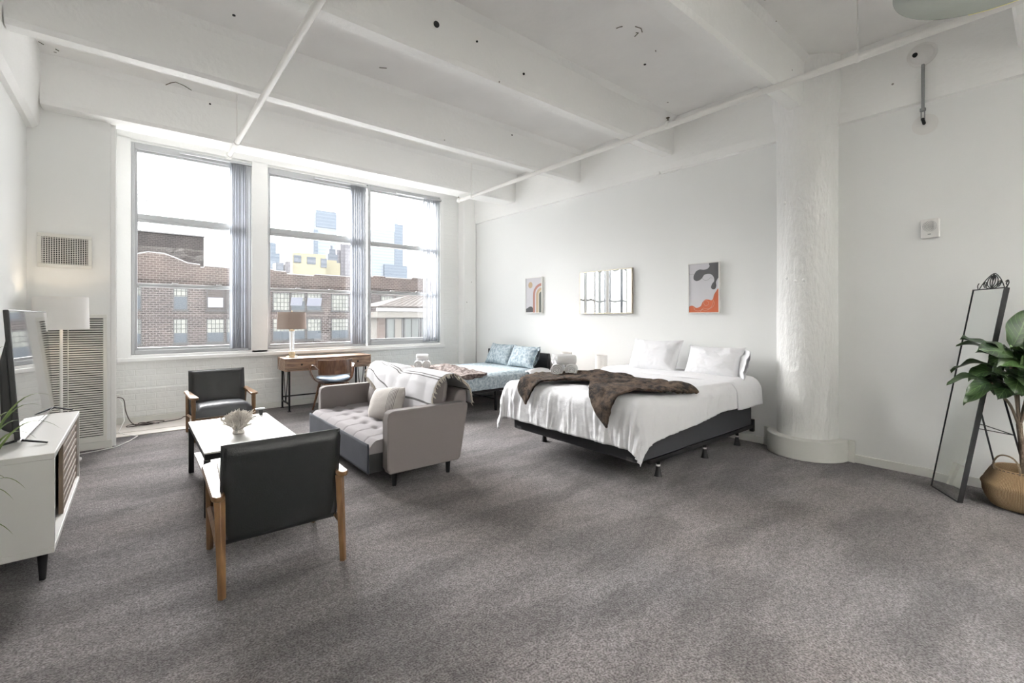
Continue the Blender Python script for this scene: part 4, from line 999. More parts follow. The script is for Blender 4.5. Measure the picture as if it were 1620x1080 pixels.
def duvet(s_, t_, grow=0, puff=1):
    p = A0 - s_*(A0-A1+hang_foot); qn = -(BH+hem(max(p, A1))); qf = BH+hang_far
    q = qn + (qf-qn)*t_
    P, nr = drape_pos(p, q, A0, A1, BH, ZT, RR)
    ex_ = max(0, A1-p); ey = max(0, abs(q)-BH); top = max(0, 1-(ex_+ey)*6)
    h = .016*nz(p*2.2, q*2.2, 1)+.010*nz(p*5, q*5, 4)
    h += top*(.022*nz(p*1.1+3, q*1.3, 7))
    # vertical folds on the hanging parts
    if ex_ > .05: h += min(1, (ex_-.05)*5)*(.020*nz(q*9, ex_*1.5, 2)+.022*abs(nz(q*20, ex_*2.5, 6)))
    if ey > .05: h += min(1, (ey-.05)*5)*(.014*nz(p*7+ey*3, ey*1.5, 3)+.018*abs(nz(p*16+ey*7, ey*2.5, 9)))
    h += .010*abs(nz(p*7+q*3, q*6, 12))+.006*abs(nz(p*15-q*6, q*13, 15))
    P = P+nr*(h*puff+grow); P.y += cy0; return P, nr
def duvf(s_, t_): return duvet(s_, t_)[0]
dv = B(); grid(dv, 150, 170, duvf)
o = obj('duvet', dv, M['white'], bd, world=True, angle=80); solidify(o, .022, -1)
# folded-over top of the duvet by the pillows
def foldf(s_, t_):
    p = 5.03-s_*.52; q = -(BH+.36)+(2*BH+.36+.30)*t_
    P, nr = drape_pos(p, q, A0+1, A1, BH, ZT+.028, RR+.03)
    h = .014*nz(p*3, q*2.2, 21)+.006*nz(p*9, q*7, 4)-(.012 if s_ > .96 else 0)
    P = P+nr*h; P.y += cy0; return P
o = obj('turned_sheet', grid(B(), 30, 130, foldf), M['white'], bd, world=True, angle=80); solidify(o, .014, -1)

def pillow(name, label, cat, group, m, loc, w_, h_, th, tilt, yaw, roll, seed, flap=0, amp=.012):
    b = B(); T = place(loc, (roll, tilt, yaw)); n = 44
    def side(sg):
        def f(s_, t_):
            u, v = 2*s_-1, 2*t_-1
            env = (max(0, 1-abs(u)**3.2)*max(0, 1-abs(v)**3.2))**.55
            corner = 1+.05*(abs(u)*abs(v))**3
            wr = amp*(nz(u*2.2+seed, v*2.2, 3+sg)+.6*abs(nz(u*5+seed, v*3.5, 1+sg))+.35*nz(u*11, v*9+seed, sg))
            x = sg*(th/2*env+.004)+wr*min(1, env*2.2)*sg
            yy = w_/2*u*(1-.05*v*v*(1-u*u))*corner*(1-.04*(1-v*v))
            z = h_/2*v*corner*(1-.06*(1-u*u))
            if v > .6: x += .02*nz(u*3+seed, 1, 1)
            return T @ Vector((x, yy, z))
        return f
    grid(b, n, n, side(1)); grid(b, n, n, side(-1)); bmesh.ops.remove_doubles(b, verts=b.verts, dist=.009) if False else None
    # close the seam
    for fa in ((lambda u: (u, 0)), (lambda u: (u, 1)), (lambda u: (0, u)), (lambda u: (1, u))):
        for k in range(n):
            a_, c_ = fa(k/n), fa((k+1)/n); b.faces.new([b.verts.new(q) for q in (side(1)(*a_), side(1)(*c_), side(-1)(*c_), side(-1)(*a_))])
    bmesh.ops.remove_doubles(b, verts=b.verts, dist=.0006)
    o = obj(name, b, m, angle=80)
    if flap:   # open end of the pillow case
        fb = B(); sgn = flap
        def ff(sg2):
            def f(s_, t_):
                v = 2*t_-1; e = s_*.10*(1+.25*nz(t_*3, seed, 4))
                return T @ Vector((sg2*(.004+.035*s_*(1-v*v))-.05*s_*s_+.022*nz(v*3, s_*2, seed), sgn*(w_/2*.95+e), h_/2*v*(.97-.12*s_)+.03*s_*nz(v*2, seed, 2)-.02*s_))
            return f
        grid(fb, 8, 20, ff(1)); grid(fb, 8, 20, ff(-1))
        q = obj('pillow_case_hem', fb, m, o, angle=80); solidify(q, .003, 0)
    return tag(o, label, cat, group)
pillow('bed_pillow', 'white pillow upright at the far side of the near bed', 'pillow', 'white pillows on the near bed', M['white'], (4.86, 3.17, .875), .64, .42, .18, math.radians(24), 0, math.radians(0), 1)
pillow('bed_pillow', 'white pillow with an open case end nearest the column', 'pillow', 'white pillows on the near bed', M['white'], (4.90, 2.46, .845), .60, .38, .19, math.radians(26), 0, math.radians(0), 6, flap=-1)

# fur throws: polygon outline in unfolded bed coordinates -> draped sheet
def inpoly(x, y, poly):
    c_ = False; n = len(poly)
    for i in range(n):
        (xa, ya), (xb, yb) = poly[i], poly[(i+1) % n]
        if (ya > y) != (yb > y) and x < (xb-xa)*(y-ya)/(yb-ya)+xa: c_ = not c_
    return c_
def throw(name, label, poly, posf, m, n=140, th=.018, group=None, amp=1):
    xs = [p[0] for p in poly]; ys = [p[1] for p in poly]; x0_, x1_, y0_, y1_ = min(xs), max(xs), min(ys), max(ys)
    b = B(); nu = n; nv = int(n*(y1_-y0_)/(x1_-x0_)) if (x1_ > x0_) else n; nv = max(40, min(240, nv))
    P = lambda s_, t_: (x0_+(x1_-x0_)*s_, y0_+(y1_-y0_)*t_)
    grid(b, nu, nv, lambda s_, t_: posf(*P(s_, t_)), keep=lambda s_, t_: inpoly(*P(s_, t_), poly))
    for _ in range(2):   # relax the stair-stepped outline
        bd_ = [v for v in b.verts if v.is_boundary]; new = {}
        for v in bd_:
            ns_ = [e.other_vert(v) for e in v.link_edges if e.is_boundary]
            if len(ns_) == 2: new[v] = (v.co*2+ns_[0].co+ns_[1].co)/4
        for v, c_ in new.items(): v.co = c_
    o = tag(obj(name, b, m, angle=80), label, 'blanket', group); solidify(o, th, 1); return o
def bed1_pos(p, q):
    P, nr = drape_pos(p, q, A0, A1, BH, ZT, RR)
    ex_ = max(0, A1-p); ey = max(0, abs(q)-BH); top = max(0, 1-(ex_+ey)*6)
    h = .016*nz(p*2.2, q*2.2, 1)+.010*nz(p*5, q*5, 4)+top*(.022*nz(p*1.1+3, q*1.3, 7))+.022
    h += .030*abs(nz(p*7+q*2, q*3, 31))+.022*abs(nz(p*15-q*3, q*5, 33))+.010
    # gathered knot in the middle
    h += .045*math.exp(-(((p-3.62)/.16)**2+((q-.08)/.28)**2))
    P = P+nr*h; P.y += cy0; return P
q0 = lambda y: y-cy0
poly1 = [(3.08, q0(3.50)), (3.35, q0(3.62)), (3.60, q0(3.50)), (3.74, q0(3.25)), (3.84, q0(3.02)), (3.80, q0(2.75)), (3.78, q0(2.45)), (3.77, q0(2.22)), (3.79, q0(2.08)), (3.76, q0(2.045)), (3.62, q0(2.06)), (3.45, q0(2.09)), (3.28, q0(2.13)), (3.12, q0(2.19)), (2.98, q0(2.25)), (2.76, q0(2.32)), (2.92, q0(2.48)), (3.06, q0(2.64)), (3.20, q0(2.74)), (3.24, q0(2.86)), (3.20, q0(2.98)), (3.10, q0(3.10)), (2.98, q0(3.20)), (2.80, q0(3.30)), (2.92, q0(3.42))]
throw('fur_throw', 'dark brown faux fur throw across the foot of the near bed', poly1, bed1_pos, M['fur'])

# far bed --------------------------------------------------
b2 = thing('bed', 'far bed in blue floral sheets on a slim black metal frame', 'bed', (4.0, 6.0, 0))
mY0, mY1, mX0, mX1 = 5.23, 6.77, 3.05, 5.06
b = B()
def matf(s_, t_):
    x = mX0+(mX1-mX0)*s_; y = mY0+(mY1-mY0)*t_
    e = min(1, s_*14, (1-s_)*14, t_*11, (1-t_)*11); return Vector((x, y, .535-.05*(1-math.sin(e*PI/2))+.006*nz(x*2, y*2, 5)))
grid(b, 80, 70, matf)
for fa, st_ in ((lambda u: (u, 0), 80), (lambda u: (u, 1), 80), (lambda u: (0, u), 70), (lambda u: (1, u), 70)):
    for k in range(st_):
        p0, p1 = fa(k/st_), fa((k+1)/st_)
        lo = lambda a_: Vector((mX0+(mX1-mX0)*a_[0], mY0+(mY1-mY0)*a_[1], .318+.006*nz(a_[0]*8, a_[1]*8, 1)))
        b.faces.new([b.verts.new(v) for v in (matf(*p0), matf(*p1), lo(p1), lo(p0))])
bmesh.ops.remove_doubles(b, verts=b.verts, dist=.0005)
obj('mattress', b, M['mattress'], b2, world=True, angle=70, label='mattress in a blue floral fitted sheet')
b = B()
for y in (mY0+.01, mY1-.01, (mY0+mY1)/2): box(b, mX0+.02, mX1, y-.015, y+.015, .28, .316)
for k in range(12): x = mX0+.035+k*.177; box(b, x-.015, x+.015, mY0+.01, mY1-.01, .285, .312)
obj('frame', b, M['black'], b2, world=True)
for x in (3.10, 4.03, 4.98):
    for y in (mY0+.02, 6.0, mY1-.02): obj('leg', bx(x-.013, x+.013, y-.013, y+.013, 0, .285), M['black'], b2, world=True)
obj('brace', tube(tube(B(), [(3.20, mY0+.03, .27), (4.03, mY0+.1, .20)], .007, seg=6), [(4.03, mY0+.02, .16), (4.03, 6.0, .16)], .007, seg=6), M['black'], b2, world=True)
obj('headboard', bx(5.075, 5.13, 5.25, 6.85, .25, .765), M['headb'], b2, world=True, bevel=.008)
pillow('bed_pillow', 'blue floral pillow in the far corner of the far bed', 'pillow', 'blue pillows on the far bed', M['mattress'], (4.90, 6.26, .705), .62, .38, .16, math.radians(28), 0, 0, 3, amp=.008)
pillow('bed_pillow', 'blue floral pillow with an open case end beside the nightstand', 'pillow', 'blue pillows on the far bed', M['mattress'], (4.86, 5.60, .705), .60, .37, .17, math.radians(28), 0, 0, 9, flap=-1, amp=.008)
tag(obj('folded_sheet', grid(B(), 20, 30, lambda s_, t_: Vector((4.62+.42*s_, 5.12+.16*t_, .515+.022*math.sin(PI*t_)+.03*math.sin(PI*s_)*math.sin(PI*t_)-.05*(1-t_)**3))), M['white']), 'white pillow edge poking out under the blue pillow', 'pillow').modifiers.new('t', 'SOLIDIFY').thickness = .03
def bed2_pos(x, y):
    z = .535+.010+.030*abs(nz(x*8, y*7, 2))+.022*abs(nz(x*17, y*13, 5)) + .05*math.exp(-(((x-3.78)/.16)**2+((y-6.25)/.2)**2))
    if y < mY0: z = .535-(mY0-y)*1.2
    return Vector((x, max(y, mY0-.03), z))
poly2 = [(3.12, 6.74), (3.40, 6.76), (3.72, 6.66), (3.97, 6.45), (3.98, 6.1), (3.95, 5.8), (3.92, 5.45), (3.86, 5.22), (3.55, 5.2), (3.30, 5.22), (3.18, 5.3), (3.17, 5.5), (3.10, 5.9), (3.2, 6.3), (3.07, 6.6)]
throw('fur_throw', 'rumpled grey-brown fur throw on the far bed', poly2, bed2_pos, M['fur2'], n=90, th=.02)

# nightstands and small lamps between the beds
for i, (ya, yb, lab, lab2) in enumerate(((3.80, 4.26, 'brown wooden nightstand hidden behind the near bed', 'small white drum lamp rising behind the near bed duvet'), (4.46, 4.98, 'brown wooden nightstand beside the far bed', 'small white drum lamp behind the towels'))):
    n_ = thing('nightstand', lab, 'nightstand', (4.85, (ya+yb)/2, 0), group='nightstands between the beds'); hy = (yb-ya)/2; xo = .30
    obj('top', bx(-xo-.06 if i else -xo, .28, -hy, hy, .48, .50), M['desk'], n_, bevel=.003)
    obj('body', bx(-xo+.02, .27, -hy+.015, hy-.015, .14, .48), M['desk'], n_, bevel=.003)
    d_ = obj('drawer', bx(-xo+.002, -xo+.02, -hy+.03, hy-.03, .30, .465), M['desk'], n_, bevel=.003)
    obj('knob', lathe(B(), [(.006, 0), (.012, .012), (.001, .02)], (-xo+.002, 0, .38), seg=12, axis=(-1, 0, 0)), M['black'], d_)
    for sx in (-xo+.05, .24):
        for sy in (-hy+.04, hy-.04): obj('leg', lathe(B(), [(.012, 0), (.018, .14)], (sx, sy, 0), seg=12), M['black'], n_)
    l_ = thing('bedside_lamp', lab2, 'lamp', (4.90, (4.02, 4.67)[i], .5), group='white bedside lamps')
    obj('base', lathe(B(), [(.055, 0), (.055, .012), (.018, .02), (.016, .12)], seg=24), M['porcelain'], l_)
    obj('stem', lathe(B(), [(.03, .115), (.03, .150)], seg=20), M['steel'], l_)
    obj('lamp_shade', lathe(B(), [(.082, .150), (.085, .150), (.082, .33), (.079, .33), (.082, .150)], seg=40, cap=False), M['shade'], l_)

# rolled towels
def roll(label, group, c, axis, r, L_, seed):
    b = B(); ax = Vector(axis).normalized(); u = Vector((0, 0, 1)); v = ax.cross(u).normalized(); n = 64; c = Vector(c)
    def pt(rr_, a, e):   # e: position along the axis
        w_ = 1+.035*nz(math.cos(a)*1.5+seed, math.sin(a)*1.5, e*6)
        return c+u*(rr_*math.cos(a)*.93*w_)+v*(rr_*math.sin(a)*w_)+ax*e
    rings = []; pitch = r/3.4
    for sg in (-1, 1):
        rad = [r*k/22 for k in range(1, 23)]
        seq = [[b.verts.new(pt(q_, 2*PI*k/n, sg*(L_/2-.010*(q_/r)**6-.012*(.5-.5*math.cos(2*PI*(q_/pitch-k/n)))*(q_ < r*.93)))) for k in range(n)] for q_ in rad]
        cv = b.verts.new(pt(0, 0, sg*(L_/2-.012)))
        for k in range(n): b.faces.new((cv, seq[0][k], seq[0][(k+1) % n]))
        for A_, D_ in zip(seq, seq[1:]):
            for k in range(n): b.faces.new((A_[k], A_[(k+1) % n], D_[(k+1) % n], D_[k]))
        rings.append(seq[-1])
    mid = [[b.verts.new(pt(r*(1.0+.03*math.exp(-((2*PI*k/n-2.2)/.25)**2)), 2*PI*k/n, e)) for k in range(n)] for e in (-L_*.44, -L_*.2, 0, L_*.2, L_*.44)]
    al = [rings[0]]+mid+[rings[1]]
    for A_, D_ in zip(al, al[1:]):
        for k in range(n): b.faces.new((A_[k], A_[(k+1) % n], D_[(k+1) % n], D_[k]))
    return tag(obj('rolled_towel', b, M['towel'], angle=80), label, 'towel', group)
G1, G2 = 'rolled towels on the near bed', 'rolled towels on the far bed'
zt = .735
roll('white rolled towel, bottom of the near bed stack, further from the pillows', G1, (3.50, 3.47, zt+.055), (.72, .62, 0), .066, .22, 1)
roll('white rolled towel, bottom of the near bed stack, closer to the pillows', G1, (3.60, 3.36, zt+.055), (.72, .62, 0), .066, .22, 2)
roll('white rolled towel on top of the near bed stack, in front', G1, (3.545, 3.395, zt+.158), (.86, -.42, 0), .055, .23, 3)
roll('white rolled towel on top of the near bed stack, at the back', G1, (3.60, 3.50, zt+.158), (.86, -.42, 0), .055, .23, 4)
zt = .565
roll('white rolled towel, bottom of the far bed stack on the window side', G2, (3.37, 6.36, zt+.055), (.5, .86, 0), .062, .22, 5)
roll('white rolled towel, bottom of the far bed stack on the headboard side', G2, (3.48, 6.29, zt+.055), (.5, .86, 0), .062, .22, 6)
roll('white rolled towel lying on top of the far bed stack', G2, (3.43, 6.33, zt+.158), (.86, -.5, 0), .056, .19, 7)

# ------------------------------------------------------------------ wall art and mirror
def picture(name, label, yc, zc, w_, h_, fr_m, cat):
    p = thing(name, label, cat, (XR, yc, zc)); t = .012
    b = B(); d0, d1 = -.036, 0
    for y0_, y1_, z0_, z1_ in ((-w_/2, w_/2, h_/2-t, h_/2), (-w_/2, w_/2, -h_/2, -h_/2+t), (-w_/2, -w_/2+t, -h_/2+t, h_/2-t), (w_/2-t, w_/2, -h_/2+t, h_/2-t)): box(b, d0, d1, y0_, y1_, z0_, z1_)
    obj('frame', b, fr_m, p, bevel=.002); return p
def art_face(p, w_, h_, bgm): return obj('canvas', bx(-.028, -.002, -w_/2+.011, w_/2-.011, -h_/2+.011, h_/2-.011), bgm, p)
def flat(p, name, pts, m, k=1, x=-.0285):
    """flat painted shape; pts are (u,v) in 0..1 of the picture seen from the front (u left to right)"""
    b = B(); b.faces.new([b.verts.new((x-.0004*k, (.5-u)*p['w'], (v-.5)*p['h'])) for u, v in pts]); o = obj(name, b, m, p, smooth=False); return o
def sm2(pts, n=6):
    q = smoothpts([(a, b_, 0) for a, b_ in pts], n); return [(v.x, v.y) for v in q]
cA = dict(ink=mat('art_grey', (.11, .11, .115), .8), paper=mat('art_paper', (.60, .59, .62), .8), rust=mat('art_rust', (.52, .13, .06), .8), sand=mat('art_sand', (.50, .38, .25), .8),
          pink=mat('art_pink', (.44, .22, .18), .8), cream=mat('art_cream', (.62, .57, .47), .8), line=mat('art_line', (.62, .52, .47), .8), dkl=mat('art_dark_line', (.10, .10, .10), .8), gr=mat('art_green_grey', (.13, .14, .13), .8))
a1 = picture('framed_print', 'framed rainbow arch print with a tan sun, left of the wall mirror', 5.645, 1.711, .41, .60, M['porcelain'], 'picture'); a1['w'] = .39; a1['h'] = .58
art_face(a1, .41, .60, cA['paper'])
flat(a1, 'hill', sm2([(0, .02), (0, .10), (.12, .14), (.22, .17), (.33, .18), (.42, .16), (.50, .10), (.56, .02)]), cA['ink'], 1)
def arch(r0, r1, m, k, nm):
    cx_, cz_ = 1.0, .50; pts = [(cx_-r1, .0)] + [(cx_-r1*math.cos(t), cz_+r1*math.sin(t)*.62) for t in [PI/2*j/16 for j in range(17)]] + [(cx_-r0*math.cos(t), cz_+r0*math.sin(t)*.62) for t in [PI/2*(16-j)/16 for j in range(17)]] + [(cx_-r0, .0)]
    flat(a1, nm, pts, m, k)
arch(.42, .54, cA['pink'], 2, 'outer_arch'); arch(.34, .42, cA['paper'], 2, 'arch'); arch(.22, .34, cA['sand'], 2, 'middle_arch'); arch(.16, .22, cA['cream'], 2, 'arch'); arch(.0, .16, cA['gr'], 2, 'inner_arch')
flat(a1, 'sun', [(.30+.135*math.cos(t), .80+.09*math.sin(t)) for t in [2*PI*j/28 for j in range(28)]], cA['sand'], 2)
a3 = picture('framed_print', 'framed abstract print with grey blob and rust orange shapes, beside the column', 2.69, 1.69, .385, .595, M['porcelain'], 'picture'); a3['w'] = .365; a3['h'] = .575
art_face(a3, .385, .595, cA['paper'])
flat(a3, 'grey_blob', sm2([(1.0, 1.0), (.70, 1.0), (.70, .93), (.62, .88), (.50, .87), (.36, .88), (.24, .84), (.17, .76), (.17, .69), (.25, .65), (.36, .66), (.45, .70), (.52, .76), (.62, .78), (.74, .77), (.83, .71), (.85, .63), (.78, .57), (.75, .50), (.80, .465), (.88, .47), (.92, .53), (.91, .60), (.95, .66), (1.0, .70)], 5), cA['ink'], 1)
flat(a3, 'rust_shape', sm2([(0, 0), (0, .11), (.07, .14), (.16, .135), (.24, .10), (.34, .105), (.42, .14), (.47, .21), (.56, .26), (.67, .26), (.76, .245), (.81, .27), (.84, .34), (.90, .41), (1.0, .45), (1.0, 0)], 5), cA['rust'], 1)
def line2(p, pts, m, nm='line', r=.0012):
    obj(nm, tube(B(), [(-.0292, (.5-u)*p['w'], (v-.5)*p['h']) for u, v in sm2(pts, 6)], r, seg=5), m, p)
line2(a3, [(.50+.001, .19), (.53, .235), (.60, .24), (.66, .215), (.67, .175), (.62, .14), (.55, .145), (.50, .19)], cA['line'])
line2(a3, [(.17, .14), (.20, .06), (.30, .03), (.42, .05), (.50, .09), (.62, .07), (.74, .10), (.80, .17), (.83, .25)], cA['line'])
line2(a3, [(.40, .02), (.46, .06), (.56, .04), (.70, .07), (.83, .13), (.86, .22)], cA['line'])
line2(a3, [(0, .82), (.05, .79), (.13, .80), (.20, .77)], cA['dkl']); line2(a3, [(.45, .70), (.55, .65), (.66, .66), (.73, .70), (.80, .68)], cA['dkl'])
a2 = picture('wall_mirror', 'rectangular champagne framed wall mirror between the two prints', 4.15, 1.705, .935, .615, M['gold'], 'mirror')
def mirf(s_, t_):
    y = (.5-s_)*.91; z = (t_-.5)*.59
    return Vector((-.030+.0022*math.cos(y*11+.6)+.0016*math.sin(y*23+1), y, z))
obj('glass', grid(B(), 120, 6, mirf), M['mirror'], a2, angle=80)
obj('back_panel', bx(-.02, -.002, -.455, .455, -.296, .296), M['blackp'], a2)

# ------------------------------------------------------------------ standing mirror
P0, P1 = Vector((4.609, .493, 0)), Vector((4.908, .681, 0)); wv = (P1-P0).normalized(); back = Vector((wv.y, -wv.x, 0))
sm_ = thing('standing_mirror', 'tall black framed floor mirror with scrolled crest leaning back by the plant', 'mirror', tuple((P0+P1)/2))
tilt = math.atan2(.265, 1.56); up = (Vector((0, 0, 1))*math.cos(tilt)+back*math.sin(tilt)); nrm = wv.cross(up)
O = (P0+P1)/2; wd = (P1-P0).length; Hm = 1.585
def mp_(a, h, d=0): return O + wv*a + up*h - nrm*d*(1 if nrm.dot(-back) > 0 else -1)
def obox(b_, a0_, a1_, h0, h1, d0, d1):
    vs = [b_.verts.new(mp_(a, h, d)) for a, h, d in ((a0_, h0, d0), (a1_, h0, d0), (a1_, h1, d0), (a0_, h1, d0), (a0_, h0, d1), (a1_, h0, d1), (a1_, h1, d1), (a0_, h1, d1))]
    for f in ((0, 3, 2, 1), (4, 5, 6, 7), (0, 1, 5, 4), (1, 2, 6, 5), (2, 3, 7, 6), (3, 0, 4, 7)): b_.faces.new([vs[i] for i in f])
hw_ = wd/2
b = B(); fw = .007
obox(b, -hw_, -hw_+fw, .0, Hm, 0, .030); obox(b, hw_-fw, hw_, .0, Hm, 0, .030); obox(b, -hw_+fw, hw_-fw, Hm-fw, Hm, 0, .030); obox(b, -hw_+fw, hw_-fw, .0, fw, 0, .030)
obj('frame', b, M['black'], sm_, world=True)
b = B(); obox(b, -hw_+fw, hw_-fw, fw, Hm-fw, .004, .010); obj('glass', b, M['mirror'], sm_, world=True)
b = B(); obox(b, -hw_+fw, hw_-fw, fw, Hm-fw, .011, .016); obj('back_board', b, M['black'], sm_, world=True)
b = B()
cr = lambda pts: tube(b, [mp_(a*hw_, Hm+h, .02) for a, h in sm2(pts, 6)], .0032, seg=6)
cr([(-.92, .0), (-.98, .035), (-.9, .048), (-.84, .03), (-.9, .02)][::1]); cr([(-.8, .0), (-.62, .04), (-.35, .085), (0, .115), (.35, .085), (.62, .04), (.8, .0), (.92, .03), (.86, .05)])
cr([(-.86, .0), (-.98, .03), (-.9, .055), (-.78, .045)])
for s in (-1, 1):
    cr([(s*.55, .045), (s*.45, .015), (s*.35, .02), (s*.38, .05), (s*.5, .055), (s*.55, .045)]); cr([(0, .005), (s*.14, .04), (s*.14, .08), (0, .11)]); cr([(0, .0), (s*.28, .03), (s*.3, .07), (s*.12, .1)]); cr([(0, .06), (s*.07, .085), (s*.04, .1), (0, .085)])
    cr([(0, .0), (s*.3, .01), (s*.5, .05)])
cr([(0, 0), (0, .11)])
obj('crest', b, M['black'], sm_, world=True)
apex = Hm*.66; mids = []
for s in (-1, 1):
    foot = O + wv*(s*hw_*.96) + back*.44; top_ = mp_(s*hw_*.85, apex, .045)
    obj('rear_leg', tube(B(), [top_, foot], .006, seg=8), M['black'], sm_, world=True)
    mid_ = top_.lerp(foot, .50); mids.append(mid_)
    obj('spreader_rod', tube(B(), [mp_(s*hw_*.98, .56, .03), mid_], .0035, seg=6), M['black'], sm_, world=True)
obj('cross_rod', tube(B(), mids, .0035, seg=6), M['black'], sm_, world=True)

# ------------------------------------------------------------------ fiddle leaf plant in a basket
pc = Vector((4.82, .180, 0))
def weave_mat():
    m = mat('seagrass_weave', (.52, .36, .19), .8); nt = m.node_tree; N = nt.nodes; L = nt.links; b_ = N['Principled BSDF']
    uv = N.new('ShaderNodeUVMap'); wv1 = N.new('ShaderNodeTexWave'); wv1.inputs['Scale'].default_value = 11; wv1.inputs['Distortion'].default_value = 1.2; wv1.bands_direction = 'Y'
    wv2 = N.new('ShaderNodeTexWave'); wv2.inputs['Scale'].default_value = 9; wv2.inputs['Distortion'].default_value = .6; wv2.bands_direction = 'X'
    L.new(uv.outputs[0], wv1.inputs[0]); L.new(uv.outputs[0], wv2.inputs[0])
    mu = N.new('ShaderNodeMath'); mu.operation = 'MULTIPLY'; L.new(wv1.outputs['Fac'], mu.inputs[0]); L.new(wv2.outputs['Fac'], mu.inputs[1])
    r = N.new('ShaderNodeValToRGB'); r.color_ramp.elements[0].color = (.25, .145, .06, 1); r.color_ramp.elements[1].color = (.66, .49, .29, 1); r.color_ramp.elements[0].position = .0; r.color_ramp.elements[1].position = .7
    L.new(mu.outputs[0], r.inputs[0]); L.new(r.outputs[0], b_.inputs['Base Color'])
    bp = N.new('ShaderNodeBump'); bp.inputs['Strength'].default_value = .8; bp.inputs['Distance'].default_value = .01; L.new(mu.outputs[0], bp.inputs['Height']); L.new(bp.outputs[0], b_.inputs['Normal']); return m
M['weave'] = weave_mat()
bk = thing('basket', 'woven seagrass belly basket holding the fiddle leaf plant', 'basket', tuple(pc))
b = B(); pr = [(.14, 0), (.185, .012), (.215, .06), (.235, .12), (.238, .165), (.246, .185), (.240, .20), (.232, .21), (.215, .25), (.19, .30), (.172, .325), (.160, .322), (.176, .28), (.205, .22), (.205, .10), (.12, .03)]
pr = [(r_*.885, z_*.86) for r_, z_ in pr]; uvl = b.loops.layers.uv.verify(); seg = 96; rings = []
for r_, z_ in pr: rings.append([b.verts.new((math.cos(2*PI*k/seg)*r_*(1+.01*nz(k*.1, z_*9, 2)), math.sin(2*PI*k/seg)*r_, z_)) for k in range(seg)])
for i, (a, d) in enumerate(zip(rings, rings[1:])):
    for k in range(seg):
        f = b.faces.new((a[k], a[(k+1) % seg], d[(k+1) % seg], d[k]))
        for l, (uu, vv) in zip(f.loops, ((k, i), (k+1, i), (k+1, i+1), (k, i+1))): l[uvl].uv = (uu/seg*6, (pr[vv][1] + (.03*vv if vv > 11 else 0))*22)
b.faces.new(rings[0][::-1])
obj('body', b, M['weave'], bk, angle=60)
for a in (2.6, 2.6+PI):
    c_, s_ = math.cos(a), math.sin(a); pts = smoothpts([Vector((c_*.149, s_*.149, .266))+Vector((-s_, c_, 0))*dx+Vector((0, 0, dz)) for dx, dz in ((-.075, 0), (-.075, .05), (-.045, .10), (0, .115), (.045, .10), (.075, .05), (.075, 0))])
    obj('handle', tube(B(), pts, .0055, seg=8), mat('rope_handle', (.20, .15, .10), .9, bump=.6, bscale=80), bk)
obj('stitching', tube(B(), [(math.cos(t)*.1585, math.sin(t)*.1585, .268+.003*math.sin(t*40)) for t in [2*PI*k/200 for k in range(200)]], .003, seg=5, closed=True), M['cord'], bk)

def leaf_mat():
    m = mat('fiddle_leaf', (.065, .135, .035), .32, spec=.5); nt = m.node_tree; N = nt.nodes; L = nt.links; b_ = N['Principled BSDF']
    uv = N.new('ShaderNodeUVMap'); sp = N.new('ShaderNodeSeparateXYZ'); L.new(uv.outputs[0], sp.inputs[0])
    # midrib + side veins
    a = N.new('ShaderNodeMath'); a.operation = 'SUBTRACT'; a.inputs[1].default_value = .5; L.new(sp.outputs[0], a.inputs[0])
    ab = N.new('ShaderNodeMath'); ab.operation = 'ABSOLUTE'; L.new(a.outputs[0], ab.inputs[0])
    lt = N.new('ShaderNodeMath'); lt.operation = 'LESS_THAN'; lt.inputs[1].default_value = .018; L.new(ab.outputs[0], lt.inputs[0])
    w1 = N.new('ShaderNodeMath'); w1.operation = 'SUBTRACT'; L.new(sp.outputs[1], w1.inputs[0]); w1b = N.new('ShaderNodeMath'); w1b.operation = 'MULTIPLY'; w1b.inputs[1].default_value = .55; L.new(ab.outputs[0], w1b.inputs[0]); L.new(w1b.outputs[0], w1.inputs[1])
    w2 = N.new('ShaderNodeMath'); w2.operation = 'MULTIPLY'; w2.inputs[1].default_value = 8; L.new(w1.outputs[0], w2.inputs[0])
    fr_ = N.new('ShaderNodeMath'); fr_.operation = 'FRACT'; L.new(w2.outputs[0], fr_.inputs[0]); l2 = N.new('ShaderNodeMath'); l2.operation = 'LESS_THAN'; l2.inputs[1].default_value = .09; L.new(fr_.outputs[0], l2.inputs[0])
    mxm = N.new('ShaderNodeMath'); mxm.operation = 'MAXIMUM'; L.new(lt.outputs[0], mxm.inputs[0]); L.new(l2.outputs[0], mxm.inputs[1])
    oi = N.new('ShaderNodeNewGeometry'); n = N.new('ShaderNodeTexNoise'); n.inputs['Scale'].default_value = 4; tcc = N.new('ShaderNodeTexCoord'); L.new(tcc.outputs['Object'], n.inputs[0])
    r = N.new('ShaderNodeValToRGB'); r.color_ramp.elements[0].position = .4; r.color_ramp.elements[1].position = .65; r.color_ramp.elements[0].color = (.012, .028, .012, 1); r.color_ramp.elements[1].color = (.046, .085, .026, 1); L.new(n.outputs[0], r.inputs[0])
    mx = N.new('ShaderNodeMixRGB'); mx.inputs[2].default_value = (.10, .17, .06, 1); L.new(r.outputs[0], mx.inputs[1]); L.new(mxm.outputs[0], mx.inputs[0]); L.new(mx.outputs[0], b_.inputs['Base Color'])
    bk_ = N.new('ShaderNodeBump'); bk_.inputs['Strength'].default_value = .4; bk_.inputs['Distance'].default_value = .004; L.new(mxm.outputs[0], bk_.inputs['Height']); L.new(bk_.outputs[0], b_.inputs['Normal'])
    return m
M['fleaf'] = leaf_mat()
